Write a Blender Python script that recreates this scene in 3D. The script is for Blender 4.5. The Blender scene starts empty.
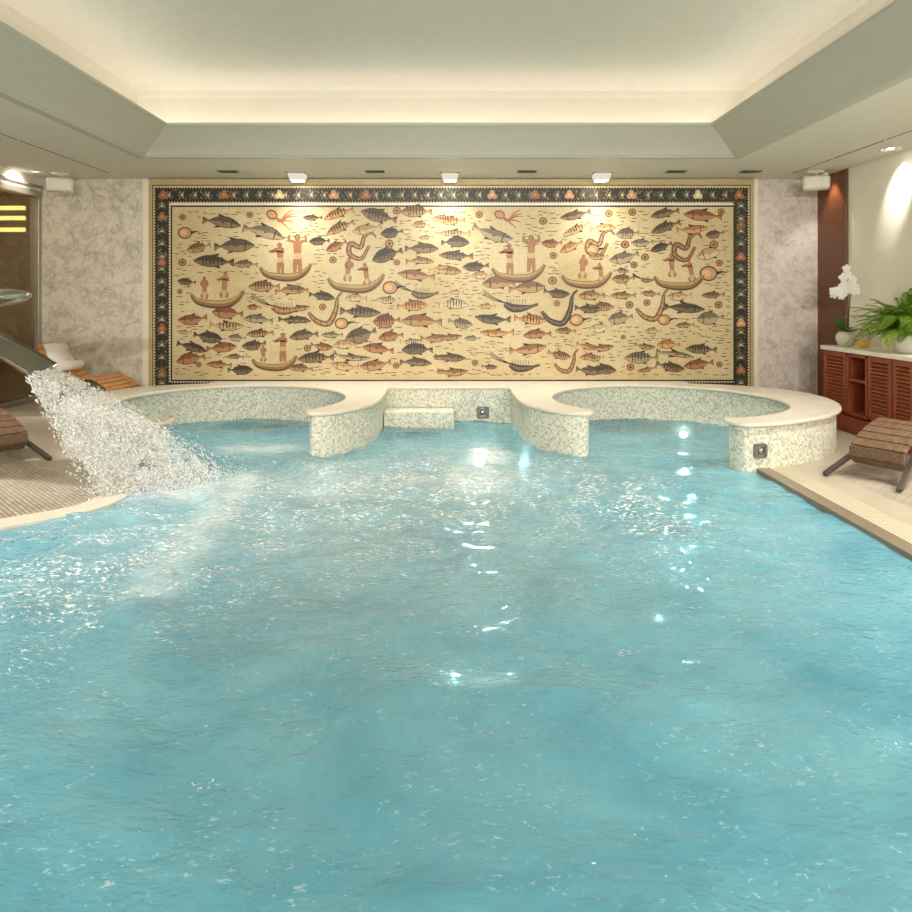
import bpy, bmesh, math, random
import numpy as np
from mathutils import Vector, Matrix, noise as mnoise

random.seed(7); rng = np.random.default_rng(7)
S = bpy.context.scene
COL = S.collection
F, CX, CY, H = 710.0, 449.0, 297.0, 1.5          # focal length (px), vanishing point, eye height
D = 9.26                                          # distance to the far wall
ZC = 3.05                                         # soffit height
WL = -0.038                                       # water level
PI = math.pi

# ------------------------------------------------------------------ helpers
def lin(c):
    out = []
    for v in c[:3]:
        v = v / 255.0
        out.append(v / 12.92 if v <= 0.04045 else ((v + 0.055) / 1.055) ** 2.4)
    return (*out, 1.0)

def new_mat(name):
    m = bpy.data.materials.new(name); m.use_nodes = True
    nt = m.node_tree; nt.nodes.clear()
    return m, nt, nt.nodes, nt.links

def N(nt, kind, **kw):
    n = nt.nodes.new(kind)
    for k, v in kw.items():
        if k in n.inputs: n.inputs[k].default_value = v
        else: setattr(n, k, v)
    return n

def out_node(nt, shader):
    o = nt.nodes.new('ShaderNodeOutputMaterial'); nt.links.new(shader, o.inputs['Surface'])

def ramp(nt, fac, stops, interp='LINEAR'):
    r = nt.nodes.new('ShaderNodeValToRGB'); cr = r.color_ramp; cr.interpolation = interp
    while len(cr.elements) < len(stops): cr.elements.new(0.5)
    for e, (p, c) in zip(cr.elements, stops): e.position = p; e.color = c
    nt.links.new(fac, r.inputs['Fac']); return r

def math_n(nt, op, a, b=None, clamp=False):
    n = nt.nodes.new('ShaderNodeMath'); n.operation = op; n.use_clamp = clamp
    for i, v in enumerate((a, b)):
        if v is None: continue
        if isinstance(v, (int, float)): n.inputs[i].default_value = v
        else: nt.links.new(v, n.inputs[i])
    return n.outputs[0]

def mixc(nt, fac, a, b, blend='MIX'):
    n = nt.nodes.new('ShaderNodeMix'); n.data_type = 'RGBA'; n.blend_type = blend
    if isinstance(fac, (int, float)): n.inputs[0].default_value = fac
    else: nt.links.new(fac, n.inputs[0])
    for i, v in ((6, a), (7, b)):
        if isinstance(v, tuple): n.inputs[i].default_value = v
        else: nt.links.new(v, n.inputs[i])
    return n.outputs[2]

def coords(nt, which='Object', scale=(1, 1, 1), rot=(0, 0, 0), world=False):
    if world:
        src = nt.nodes.new('ShaderNodeNewGeometry').outputs['Position']
    else:
        src = nt.nodes.new('ShaderNodeTexCoord').outputs[which]
    mp = nt.nodes.new('ShaderNodeMapping'); mp.inputs['Scale'].default_value = scale; mp.inputs['Rotation'].default_value = rot
    nt.links.new(src, mp.inputs['Vector']); return mp.outputs[0]

def principled(nt, color, rough=0.5, metal=0.0, spec=0.5, normal=None, **kw):
    p = nt.nodes.new('ShaderNodeBsdfPrincipled')
    if isinstance(color, tuple): p.inputs['Base Color'].default_value = color
    else: nt.links.new(color, p.inputs['Base Color'])
    if isinstance(rough, (int, float)): p.inputs['Roughness'].default_value = rough
    else: nt.links.new(rough, p.inputs['Roughness'])
    p.inputs['Metallic'].default_value = metal
    p.inputs['Specular IOR Level'].default_value = spec
    if normal is not None: nt.links.new(normal, p.inputs['Normal'])
    for k, v in kw.items(): p.inputs[k.replace('_', ' ')].default_value = v
    return p.outputs[0]

def bump(nt, height, strength=0.3, dist=0.01, normal=None):
    b = nt.nodes.new('ShaderNodeBump'); b.inputs['Strength'].default_value = strength; b.inputs['Distance'].default_value = dist
    nt.links.new(height, b.inputs['Height'])
    if normal is not None: nt.links.new(normal, b.inputs['Normal'])
    return b.outputs[0]

def noise(nt, vec, scale=5, detail=4, rough=0.55, dist=0.0):
    n = nt.nodes.new('ShaderNodeTexNoise')
    n.inputs['Scale'].default_value = scale; n.inputs['Detail'].default_value = detail
    n.inputs['Roughness'].default_value = rough; n.inputs['Distortion'].default_value = dist
    nt.links.new(vec, n.inputs['Vector']); return n.outputs['Fac']

def facing_fac(nt, base, amount, power):
    lw = nt.nodes.new('ShaderNodeLayerWeight'); lw.inputs['Blend'].default_value = 0.5
    return math_n(nt, 'ADD', math_n(nt, 'MULTIPLY', math_n(nt, 'POWER', lw.outputs['Facing'], power), amount), base, True)

# ------------------------------------------------------------------ materials
def plain(name, rgb, rough=0.5, metal=0.0, spec=0.5, var=0.06, scale=8.0, bumpy=0.0):
    m, nt, _, L = new_mat(name)
    v = coords(nt, world=True)
    nz = noise(nt, v, scale, 4)
    c = lin(rgb)
    a = tuple(x * (1 - var) for x in c[:3]) + (1,); b = tuple(min(1, x * (1 + var)) for x in c[:3]) + (1,)
    col = ramp(nt, nz, [(0.3, a), (0.7, b)]).outputs[0]
    nm = bump(nt, noise(nt, v, scale * 12, 3), bumpy, 0.004) if bumpy else None
    out_node(nt, principled(nt, col, rough, metal, spec, nm))
    return m

def emit(name, rgb, strength):
    m, nt, _, L = new_mat(name)
    e = N(nt, 'ShaderNodeEmission'); e.inputs['Color'].default_value = lin(rgb); e.inputs['Strength'].default_value = strength
    out_node(nt, e.outputs[0]); return m

def wood(name, dark, light, rough=0.4, axis=(1, 14, 14), spec=0.4):
    m, nt, _, L = new_mat(name)
    v = coords(nt, 'Object', axis)
    n1 = noise(nt, v, 3.0, 5, 0.6, 0.8)
    oi = nt.nodes.new('ShaderNodeObjectInfo')
    col = ramp(nt, n1, [(0.28, lin(dark)), (0.72, lin(light))]).outputs[0]
    nm = bump(nt, n1, 0.12, 0.004)
    out_node(nt, principled(nt, col, rough, 0, spec, nm)); return m

def marble(name, base, vein, pale, joints=True):
    m, nt, _, L = new_mat(name)
    v = coords(nt, world=True)
    vd = coords(nt, world=True, scale=(1.0, 1.0, 0.8), rot=(0, 0.6, 0))
    big = noise(nt, vd, 1.6, 4, 0.5, 0.4)
    c = ramp(nt, big, [(0.3, lin(base)), (0.7, lin(pale))]).outputs[0]
    def veins(scale, width, lo, hi, amt, c, col):
        f = noise(nt, vd, scale, 7, 0.62, 0.9)
        r = math_n(nt, 'SUBTRACT', 1.0, math_n(nt, 'MULTIPLY', math_n(nt, 'ABSOLUTE', math_n(nt, 'SUBTRACT', f, 0.5)), width), True)
        msk = ramp(nt, noise(nt, v, scale * .7 + 1, 3), [(lo, (0, 0, 0, 1)), (hi, (1, 1, 1, 1))]).outputs[0]
        return mixc(nt, math_n(nt, 'MULTIPLY', math_n(nt, 'MULTIPLY', r, msk), amt), c, col)
    c = veins(2.4, 26, .40, .62, .45, c, lin(vein)); c = veins(6.0, 16, .42, .60, .42, c, lin(vein)); c = veins(13.0, 11, .46, .62, .5, c, lin(vein))
    speck = ramp(nt, noise(nt, v, 30, 3, 0.6), [(0.60, (0, 0, 0, 1)), (0.70, (1, 1, 1, 1))]).outputs[0]
    c = mixc(nt, math_n(nt, 'MULTIPLY', speck, 0.32), c, lin(vein))
    sz = nt.nodes.new('ShaderNodeSeparateXYZ'); L.new(v, sz.inputs[0])
    jt = math_n(nt, 'LESS_THAN', math_n(nt, 'FRACT', math_n(nt, 'MULTIPLY', math_n(nt, 'ADD', sz.outputs[2], .46), 1 / 1.07)), .006)
    c = mixc(nt, math_n(nt, 'MULTIPLY', jt, .35), c, lin(vein))
    out_node(nt, principled(nt, c, 0.32, 0, 0.4)); return m

def tile_uv(name, palette, size=0.026, grout=(190, 188, 175), gw=0.10, rough=0.25):
    """small glass/stone mosaic tiles laid out on the mesh's own UV map (metres)"""
    m, nt, _, L = new_mat(name)
    uv = nt.nodes.new('ShaderNodeUVMap').outputs[0]
    sc = nt.nodes.new('ShaderNodeVectorMath'); sc.operation = 'SCALE'; sc.inputs['Scale'].default_value = 1 / size
    L.new(uv, sc.inputs[0])
    fl = nt.nodes.new('ShaderNodeVectorMath'); fl.operation = 'FLOOR'; L.new(sc.outputs[0], fl.inputs[0])
    fr = nt.nodes.new('ShaderNodeVectorMath'); fr.operation = 'FRACTION'; L.new(sc.outputs[0], fr.inputs[0])
    wn = nt.nodes.new('ShaderNodeTexWhiteNoise'); wn.noise_dimensions = '3D'; L.new(fl.outputs[0], wn.inputs['Vector'])
    n = len(palette)
    col = ramp(nt, wn.outputs['Value'], [(i / n, lin(c)) for i, c in enumerate(palette)], 'CONSTANT').outputs[0]
    sp = nt.nodes.new('ShaderNodeSeparateXYZ'); L.new(fr.outputs[0], sp.inputs[0])
    g = math_n(nt, 'MAXIMUM', math_n(nt, 'LESS_THAN', sp.outputs[0], gw), math_n(nt, 'LESS_THAN', sp.outputs[1], gw))
    col = mixc(nt, g, col, lin(grout))
    out_node(nt, principled(nt, col, rough, 0, 0.5 if rough < .5 else 0.15)); return m

def deck_mat(name):
    m, nt, _, L = new_mat(name)
    pos = coords(nt, world=True, rot=(0, 0, PI / 4))
    def brick(vec):
        b = nt.nodes.new('ShaderNodeTexBrick')
        b.inputs['Scale'].default_value = 1.0; b.inputs['Brick Width'].default_value = 0.14; b.inputs['Row Height'].default_value = 0.032
        b.inputs['Mortar Size'].default_value = 0.006; b.inputs['Mortar Smooth'].default_value = 0.3; b.offset = 0.5
        b.inputs['Color1'].default_value = lin((190, 180, 164)); b.inputs['Color2'].default_value = lin((160, 148, 132)); b.inputs['Mortar'].default_value = lin((104, 95, 84))
        L.new(vec, b.inputs['Vector']); return b
    b1 = brick(pos)
    st = noise(nt, coords(nt, world=True), 1.7, 5)
    col = mixc(nt, ramp(nt, st, [(0.35, (0, 0, 0, 1)), (0.7, (0.5, 0.5, 0.5, 1))]).outputs[0], b1.outputs['Color'], lin((200, 191, 176)))
    nm = bump(nt, b1.outputs['Fac'], -0.35, 0.004)
    out_node(nt, principled(nt, col, 0.38, 0, 0.45, nm)); return m

def grating_mat(name):
    m, nt, _, L = new_mat(name)
    v = coords(nt, world=True)
    w = nt.nodes.new('ShaderNodeTexWave'); w.wave_type = 'BANDS'; w.bands_direction = 'Y'; w.inputs['Scale'].default_value = 11.0
    L.new(v, w.inputs['Vector'])
    w2 = nt.nodes.new('ShaderNodeTexWave'); w2.wave_type = 'BANDS'; w2.bands_direction = 'X'; w2.inputs['Scale'].default_value = 9.0
    L.new(v, w2.inputs['Vector'])
    k = math_n(nt, 'MULTIPLY', w.outputs['Fac'], w2.outputs['Fac'])
    col = ramp(nt, k, [(0.05, lin((168, 160, 138))), (0.5, lin((208, 201, 178)))]).outputs[0]
    out_node(nt, principled(nt, col, 0.45, 0, 0.4, bump(nt, k, 0.4, 0.004))); return m

def colour_attr_mat(name):
    """stone tesserae: colour comes with the laid pattern, each little stone varies"""
    m, nt, _, L = new_mat(name)
    a = nt.nodes.new('ShaderNodeVertexColor'); a.layer_name = 'Col'
    v = coords(nt, world=True, scale=(1, 0, 1))
    vo = nt.nodes.new('ShaderNodeTexVoronoi'); vo.inputs['Scale'].default_value = 75.0; L.new(v, vo.inputs['Vector'])
    hsv = nt.nodes.new('ShaderNodeSeparateColor'); L.new(vo.outputs['Color'], hsv.inputs[0])
    val = ramp(nt, hsv.outputs[0], [(0.0, (0.80, 0.79, 0.77, 1)), (1.0, (1.0, 1.0, 1.0, 1))]).outputs[0]
    col = mixc(nt, 1.0, a.outputs['Color'], val, 'MULTIPLY')
    big = ramp(nt, noise(nt, coords(nt, world=True), 1.6, 5), [(0.35, (0.90, 0.86, 0.78, 1)), (0.65, (1, 1, 1, 1))]).outputs[0]
    col = mixc(nt, 1.0, col, big, 'MULTIPLY')
    out_node(nt, principled(nt, col, 0.42, 0, 0.35)); return m

def water_mat(name):
    m, nt, _, L = new_mat(name)
    pos = coords(nt, world=True)
    wav = coords(nt, world=True, scale=(0.75, 1.25, 1))
    fo = nt.nodes.new('ShaderNodeAttribute'); fo.attribute_name = 'foam_glow'
    ch = nt.nodes.new('ShaderNodeAttribute'); ch.attribute_name = 'chop'
    n1 = noise(nt, wav, 9.0, 3, 0.6, 0.4); n2 = noise(nt, wav, 34.0, 2, 0.5, 0.3)
    h = math_n(nt, 'ADD', math_n(nt, 'MULTIPLY', n1, math_n(nt, 'ADD', math_n(nt, 'MULTIPLY', ch.outputs['Fac'], 0.7), 0.42)), math_n(nt, 'MULTIPLY', math_n(nt, 'MULTIPLY', n2, ch.outputs['Fac']), 1.0))
    nm = bump(nt, h, 0.6, 0.05)
    cl = ramp(nt, noise(nt, pos, 1.3, 5, 0.6, 0.6), [(0.3, lin((92, 168, 192))), (0.7, lin((136, 201, 217)))]).outputs[0]
    dif = N(nt, 'ShaderNodeBsdfDiffuse'); L.new(cl, dif.inputs['Color']); L.new(nm, dif.inputs['Normal'])
    tr = N(nt, 'ShaderNodeBsdfTransparent'); tr.inputs['Color'].default_value = (0.55, 0.87, 0.95, 1)
    ce = nt.nodes.new('ShaderNodeAttribute'); ce.attribute_name = 'clear'
    mx = N(nt, 'ShaderNodeMixShader'); L.new(math_n(nt, 'ADD', math_n(nt, 'MULTIPLY', ce.outputs['Fac'], 0.5), 0.32), mx.inputs['Fac']); L.new(dif.outputs[0], mx.inputs[1]); L.new(tr.outputs[0], mx.inputs[2])
    # aerated water and foam, plus glints painted as white flecks
    wh = N(nt, 'ShaderNodeBsdfDiffuse'); wh.inputs['Color'].default_value = lin((250, 252, 251))
    fn = noise(nt, pos, 16.0, 6, 0.7, 0.5)
    fm = math_n(nt, 'MULTIPLY', fo.outputs['Fac'], ramp(nt, fn, [(0.32, (0.35, 0.35, 0.35, 1)), (0.68, (1, 1, 1, 1))]).outputs[0], True)
    mx2 = N(nt, 'ShaderNodeMixShader'); fl = noise(nt, coords(nt, world=True, scale=(0.8, 1.5, 1)), 34.0, 4, 0.7, 0.6)
    cl2 = noise(nt, pos, 3.2, 4, 0.6, 0.8)
    glint = math_n(nt, 'MULTIPLY', ramp(nt, math_n(nt, 'ADD', fl, math_n(nt, 'MULTIPLY', ch.outputs['Fac'], 0.05)), [(0.61, (0, 0, 0, 1)), (0.66, (1, 1, 1, 1))]).outputs[0], ramp(nt, cl2, [(0.42, (0.0, 0.0, 0.0, 1)), (0.58, (1, 1, 1, 1))]).outputs[0])
    glint = math_n(nt, 'MULTIPLY', glint, math_n(nt, 'MULTIPLY', ch.outputs['Fac'], 1.3), True)
    fm = math_n(nt, 'MAXIMUM', fm, glint)
    L.new(fm, mx2.inputs['Fac']); L.new(mx.outputs[0], mx2.inputs[1]); L.new(wh.outputs[0], mx2.inputs[2])
    gl = N(nt, 'ShaderNodeBsdfGlossy', Roughness=0.035); gl.inputs['Color'].default_value = (1, 1, 1, 1); L.new(nm, gl.inputs['Normal'])
    fr = N(nt, 'ShaderNodeFresnel', IOR=1.33); L.new(nm, fr.inputs['Normal'])
    mx3 = N(nt, 'ShaderNodeMixShader'); L.new(fr.outputs[0], mx3.inputs['Fac']); L.new(mx2.outputs[0], mx3.inputs[1]); L.new(gl.outputs[0], mx3.inputs[2])
    out_node(nt, mx3.outputs[0]); return m

def spray_mat(name, transp=0.45):
    m, nt, _, L = new_mat(name)
    tr = N(nt, 'ShaderNodeBsdfTransparent'); tr.inputs['Color'].default_value = (1, 1, 1, 1)
    df = N(nt, 'ShaderNodeBsdfDiffuse'); df.inputs['Color'].default_value = (0.97, 0.98, 0.98, 1)
    tl = N(nt, 'ShaderNodeBsdfTranslucent'); tl.inputs['Color'].default_value = (0.97, 0.98, 0.98, 1)
    gl = N(nt, 'ShaderNodeBsdfGlossy', Roughness=0.08); gl.inputs['Color'].default_value = (1, 1, 1, 1)
    a = N(nt, 'ShaderNodeMixShader', Fac=0.5); L.new(df.outputs[0], a.inputs[1]); L.new(tl.outputs[0], a.inputs[2])
    b = N(nt, 'ShaderNodeMixShader', Fac=transp); L.new(a.outputs[0], b.inputs[1]); L.new(tr.outputs[0], b.inputs[2])
    fr = facing_fac(nt, 0.05, 0.6, 3.0)
    c = N(nt, 'ShaderNodeMixShader'); L.new(fr, c.inputs['Fac']); L.new(b.outputs[0], c.inputs[1]); L.new(gl.outputs[0], c.inputs[2])
    out_node(nt, c.outputs[0]); return m

def sheet_mat(name):
    m, nt, _, L = new_mat(name)
    uv = nt.nodes.new('ShaderNodeUVMap').outputs[0]
    mp = nt.nodes.new('ShaderNodeMapping'); mp.inputs['Scale'].default_value = (9, 26, 1); L.new(uv, mp.inputs['Vector'])
    nz = noise(nt, mp.outputs[0], 1.6, 6, 0.7, 0.8)
    al = ramp(nt, nz, [(0.42, (0.03, 0.03, 0.03, 1)), (0.62, (0.55, 0.55, 0.55, 1))]).outputs[0]
    tr = N(nt, 'ShaderNodeBsdfTransparent')
    p = principled(nt, (0.85, 0.87, 0.86, 1), 0.15, 0, 0.8, bump(nt, nz, 0.8, 0.03))
    mx = N(nt, 'ShaderNodeMixShader'); L.new(al, mx.inputs['Fac']); L.new(tr.outputs[0], mx.inputs[1]); L.new(p, mx.inputs[2])
    out_node(nt, mx.outputs[0]); return m

def glass_mat(name):
    m, nt, _, L = new_mat(name)
    tr = N(nt, 'ShaderNodeBsdfTransparent'); tr.inputs['Color'].default_value = (0.50, 0.43, 0.29, 1)
    gl = N(nt, 'ShaderNodeBsdfGlossy', Roughness=0.03); gl.inputs['Color'].default_value = (0.95, 0.85, 0.65, 1)
    fr = facing_fac(nt, 0.06, 0.85, 3.0)
    mx = N(nt, 'ShaderNodeMixShader'); L.new(fr, mx.inputs['Fac']); L.new(tr.outputs[0], mx.inputs[1]); L.new(gl.outputs[0], mx.inputs[2])
    out_node(nt, mx.outputs[0]); return m

def leaf_mat(name, a, b):
    m, nt, _, L = new_mat(name)
    c = ramp(nt, noise(nt, coords(nt, world=True), 30, 3), [(0.3, lin(a)), (0.7, lin(b))]).outputs[0]
    p = principled(nt, c, 0.45, 0, 0.4)
    tl = N(nt, 'ShaderNodeBsdfTranslucent'); L.new(c, tl.inputs['Color'])
    mx = N(nt, 'ShaderNodeMixShader', Fac=0.3); L.new(p, mx.inputs[1]); L.new(tl.outputs[0], mx.inputs[2])
    out_node(nt, mx.outputs[0]); return m

M = {}
M['paint'] = plain('ceiling_paint', (222, 217, 203), 0.7, var=0.02)
M['mould'] = plain('moulding_paint', (190, 186, 172), 0.6, var=0.02)
M['wall_white'] = plain('cream_wall_paint', (238, 233, 218), 0.65, var=0.02)
M['marble_l'] = marble('grey_marble', (208, 200, 186), (134, 125, 114), (222, 214, 200))
M['marble_r'] = marble('rose_grey_marble', (214, 204, 196), (160, 148, 141), (226, 217, 209))
M['spa_tile'] = tile_uv('spa_mosaic_tile', [(226, 222, 204), (212, 210, 192), (192, 197, 182), (218, 213, 194), (172, 180, 166), (228, 226, 212), (184, 177, 158), (204, 207, 192), (222, 218, 202)], 0.02, rough=0.5)
M['basin_tile'] = tile_uv('basin_mosaic_tile', [(150, 205, 216), (170, 214, 222), (135, 196, 212), (180, 220, 226)], 0.03, (150, 190, 200), 0.1, 0.7)
M['coping'] = plain('limestone_coping', (214, 206, 190), 0.35, var=0.05, scale=5)
M['deck'] = deck_mat('deck_paving')
M['stone'] = plain('smooth_deck_stone', (178, 167, 150), 0.4, var=0.08, scale=3)
M['lip'] = plain('pool_edge_stone', (128, 114, 96), 0.4, var=0.1, scale=6)
M['grating'] = grating_mat('overflow_grating')
M['mosaic'] = colour_attr_mat('mosaic_tesserae')
M['water'] = water_mat('pool_water')
M['spray'] = spray_mat('water_spray', 0.35)
M['sheet'] = sheet_mat('water_sheet')
M['glass'] = glass_mat('bronze_glass')
M['steel'] = plain('brushed_steel', (176, 176, 166), 0.2, 1.0, var=0.03)
M['frame'] = plain('grey_door_metal', (168, 162, 150), 0.35, 0.6, var=0.03)
M['dark_metal'] = plain('dark_metal', (104, 98, 94), 0.35, 0.8, var=0.05)
M['black'] = plain('black_void', (44, 41, 37), 0.6, var=0.05)
M['grey_plate'] = plain('grey_plate', (120, 120, 112), 0.35, 0.5, var=0.05)
M['blue_plate'] = plain('blue_plate', (86, 92, 168), 0.4, var=0.1)
M['teak_dark'] = wood('dark_oiled_teak', (84, 62, 48), (132, 106, 84), 0.3)
M['teak'] = wood('golden_teak', (172, 116, 64), (220, 168, 106), 0.4)
M['cab'] = wood('reddish_cabinet_wood', (116, 52, 30), (156, 82, 50), 0.38, (14, 14, 1))
M['cab_h'] = wood('reddish_louvre_wood', (120, 56, 32), (160, 88, 56), 0.38, (14, 1, 14))
M['panel'] = wood('brown_wall_panel', (92, 48, 24), (124, 70, 38), 0.4, (1.2, 14, 14))
M['top'] = plain('pale_marble_top', (232, 224, 206), 0.25, var=0.05)
M['towel'] = plain('white_terry', (244, 242, 238), 0.9, var=0.02, bumpy=0.6, scale=20)
M['white_plastic'] = plain('white_plastic', (224, 220, 206), 0.45, var=0.02)
M['pot'] = plain('white_ceramic', (222, 216, 202), 0.3, var=0.03)
M['soil'] = plain('soil', (60, 44, 32), 0.9, var=0.2)
M['fern'] = leaf_mat('fern_leaf', (74, 112, 26), (150, 182, 66))
M['leaf'] = leaf_mat('orchid_leaf', (42, 84, 26), (84, 124, 44))
M['stem'] = plain('orchid_stem', (70, 66, 40), 0.6)
M['petal'] = leaf_mat('white_petal', (240, 238, 228), (250, 248, 242))
M['yellow'] = plain('yellow_glass', (226, 196, 96), 0.15, var=0.04)
M['wax'] = plain('pale_wax', (240, 226, 180), 0.5)
M['lamp_on'] = emit('lamp_lens', (255, 240, 218), 42.0)
M['lamp_soft'] = emit('lamp_diffuser', (255, 244, 226), 0.5)
M['uw_lamp'] = emit('underwater_lens', (246, 255, 252), 14.0)
M['reflection_glow'] = emit('warm_reflection_glow', (255, 232, 178), 5.0)  # glow of the added bars that imitate a reflection
M['room'] = plain('brown_room_beyond', (150, 128, 92), 0.7, var=0.2, scale=1.2)

# ------------------------------------------------------------------ mesh builder
class MB:
    def __init__(s): s.v = []; s.f = []; s.uv = []; s.smooth = []
    def add(s, verts, faces, smooth=False, uvs=None):
        o = len(s.v); s.v += [tuple(p) for p in verts]
        for i, f in enumerate(faces):
            s.f.append(tuple(o + k for k in f)); s.smooth.append(smooth); s.uv.append(uvs[i] if uvs else None)
        return s
    def box(s, lo, hi, mtx=None):
        (x0, y0, z0), (x1, y1, z1) = lo, hi
        vs = [(x0, y0, z0), (x1, y0, z0), (x1, y1, z0), (x0, y1, z0), (x0, y0, z1), (x1, y0, z1), (x1, y1, z1), (x0, y1, z1)]
        if mtx is not None: vs = [tuple(mtx @ Vector(p)) for p in vs]
        return s.add(vs, [(3, 2, 1, 0), (4, 5, 6, 7), (0, 1, 5, 4), (1, 2, 6, 5), (2, 3, 7, 6), (3, 0, 4, 7)])
    def bar(s, a, b, w, t, up=(0, 0, 1)):
        a, b = Vector(a), Vector(b); d = (b - a); L = d.length; d.normalize()
        side = d.cross(Vector(up))
        if side.length < 1e-4: side = d.cross(Vector((1, 0, 0)))
        side.normalize(); u = side.cross(d)
        m = Matrix((( d.x, side.x, u.x, a.x), (d.y, side.y, u.y, a.y), (d.z, side.z, u.z, a.z), (0, 0, 0, 1)))
        return s.box((0, -w / 2, -t / 2), (L, w / 2, t / 2), m)
    def lathe(s, prof, c=(0, 0, 0), seg=32, mtx=None):
        vs = []; fs = []
        for r, z in prof:
            for k in range(seg):
                a = 2 * PI * k / seg; p = Vector((r * math.cos(a), r * math.sin(a), z))
                if mtx is not None: p = mtx @ p
                vs.append((p.x + c[0], p.y + c[1], p.z + c[2]))
        for i in range(len(prof) - 1):
            for k in range(seg):
                k2 = (k + 1) % seg; fs.append((i * seg + k, i * seg + k2, (i + 1) * seg + k2, (i + 1) * seg + k))
        return s.add(vs, fs, True)
    def tube(s, pts, rad, seg=8):
        pts = [Vector(p) for p in pts]; vs = []; fs = []; n = len(pts)
        rads = rad if isinstance(rad, (list, tuple)) else [rad] * n
        for i, p in enumerate(pts):
            d = (pts[min(i + 1, n - 1)] - pts[max(i - 1, 0)]).normalized()
            a = d.cross(Vector((0, 0, 1)))
            if a.length < 1e-3: a = d.cross(Vector((1, 0, 0)))
            a.normalize(); b = d.cross(a)
            for k in range(seg):
                t = 2 * PI * k / seg; q = p + (a * math.cos(t) + b * math.sin(t)) * rads[i]; vs.append(tuple(q))
        for i in range(n - 1):
            for k in range(seg):
                k2 = (k + 1) % seg; fs.append((i * seg + k, (i + 1) * seg + k, (i + 1) * seg + k2, i * seg + k2))
        fs.append(tuple(range(seg - 1, -1, -1))); fs.append(tuple((n - 1) * seg + k for k in range(seg)))
        return s.add(vs, fs, True)
    def build(s, name, mat, parent=None, bevel=0.0, origin=None):
        me = bpy.data.meshes.new(name)
        o = Vector(origin) if origin is not None else None
        vs = s.v if o is None else [(p[0] - o.x, p[1] - o.y, p[2] - o.z) for p in s.v]
        me.from_pydata(vs, [], s.f)
        me.polygons.foreach_set('use_smooth', s.smooth)
        if any(u is not None for u in s.uv):
            lay = me.uv_layers.new(name='UVMap'); k = 0; data = []
            for f, u in zip(s.f, s.uv):
                for j in range(len(f)): data += list(u[j]) if u else [0, 0]
            lay.data.foreach_set('uv', data)
        me.materials.append(mat); me.update()
        ob = bpy.data.objects.new(name, me); COL.objects.link(ob)
        if o is not None and parent is None: ob.location = o
        if parent is not None: ob.parent = parent
        if bevel:
            b = ob.modifiers.new('bevel', 'BEVEL'); b.width = bevel; b.segments = 2; b.limit_method = 'ANGLE'; b.angle_limit = 0.7
        return ob

def tag(o, label=None, cat=None, group=None, kind=None):
    if label: o['label'] = label
    if cat: o['category'] = cat
    if group: o['group'] = group
    if kind: o['kind'] = kind
    return o

def thing(name, label, cat, loc=(0, 0, 0), rotz=0.0, group=None):
    o = bpy.data.objects.new(name, None); COL.objects.link(o)
    o.location = loc; o.rotation_euler = (0, 0, rotz); o.empty_display_size = 0.1
    return tag(o, label, cat, group)

def dup(root, loc, rotz, label):
    r = root.copy(); COL.objects.link(r); r.location = loc; r.rotation_euler = (0, 0, rotz); r['label'] = label
    for ch in list(root.children):
        c = ch.copy(); COL.objects.link(c); c.parent = r
        for g in list(ch.children):
            d = g.copy(); COL.objects.link(d); d.parent = c
    return r

def struct(name, mb, mat, bevel=0.0, label=None):
    o = mb.build(name, mat, None, bevel); o['kind'] = 'structure'
    if label: o['label'] = label
    return o

def catmull(pts, n=6):
    out = []
    P = [Vector(p) for p in pts]; P = [P[0] * 2 - P[1]] + P + [P[-1] * 2 - P[-2]]
    for i in range(1, len(P) - 2):
        for k in range(n):
            t = k / n; a, b, c, d = P[i - 1:i + 3]
            out.append(0.5 * ((2 * b) + (c - a) * t + (2 * a - 5 * b + 4 * c - d) * t * t + (3 * b - a - 3 * c + d) * t ** 3))
    out.append(P[-2]); return [tuple(p) for p in out]

def fill_polys(loops, z):
    """flat triangulated area bounded by outer loop with holes"""
    bm = bmesh.new(); es = []
    for lp in loops:
        vs = [bm.verts.new((x, y, z)) for x, y in lp]
        for i in range(len(vs)): es.append(bm.edges.new((vs[i], vs[(i + 1) % len(vs)])))
    bmesh.ops.triangle_fill(bm, use_beauty=True, use_dissolve=False, edges=es)
    for f in bm.faces:
        if f.normal.z < 0: f.normal_flip()
    bm.verts.index_update()
    v = [tuple(p.co) for p in bm.verts]; f = [tuple(q.index for q in p.verts) for p in bm.faces]
    bm.free(); return v, f

def offset_poly(lp, d):
    """closed CCW loop moved inwards by d"""
    n = len(lp); out = []
    for i in range(n):
        a, b, c = Vector(lp[i - 1]), Vector(lp[i]), Vector(lp[(i + 1) % n])
        t = ((b - a).normalized() + (c - b).normalized())
        if t.length < 1e-6: t = (b - a)
        t.normalize(); nrm = Vector((-t.y, t.x)); k = max(0.5, abs(nrm.dot(Vector((-(b - a).y, (b - a).x)).normalized())))
        out.append(tuple(b + nrm * d / k))
    return out

def prism_sides(mb, lp, z0, z1, u0=0.0, smooth=False, flip=False):
    n = len(lp); u = u0
    for i in range(n):
        a, b = lp[i], lp[(i + 1) % n]; L = math.dist(a, b)
        vs = [(a[0], a[1], z0), (b[0], b[1], z0), (b[0], b[1], z1), (a[0], a[1], z1)]
        uvs = [(u, z0), (u + L, z0), (u + L, z1), (u, z1)]
        f = (0, 1, 2, 3)
        if flip: f = (3, 2, 1, 0); uvs = uvs[::-1]
        mb.add(vs, [f], smooth, [uvs]); u += L

# ------------------------------------------------------------------ room shell
XL, XR = -5.33, 4.82
YN = -3.0
XCAB = 4.40
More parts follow.
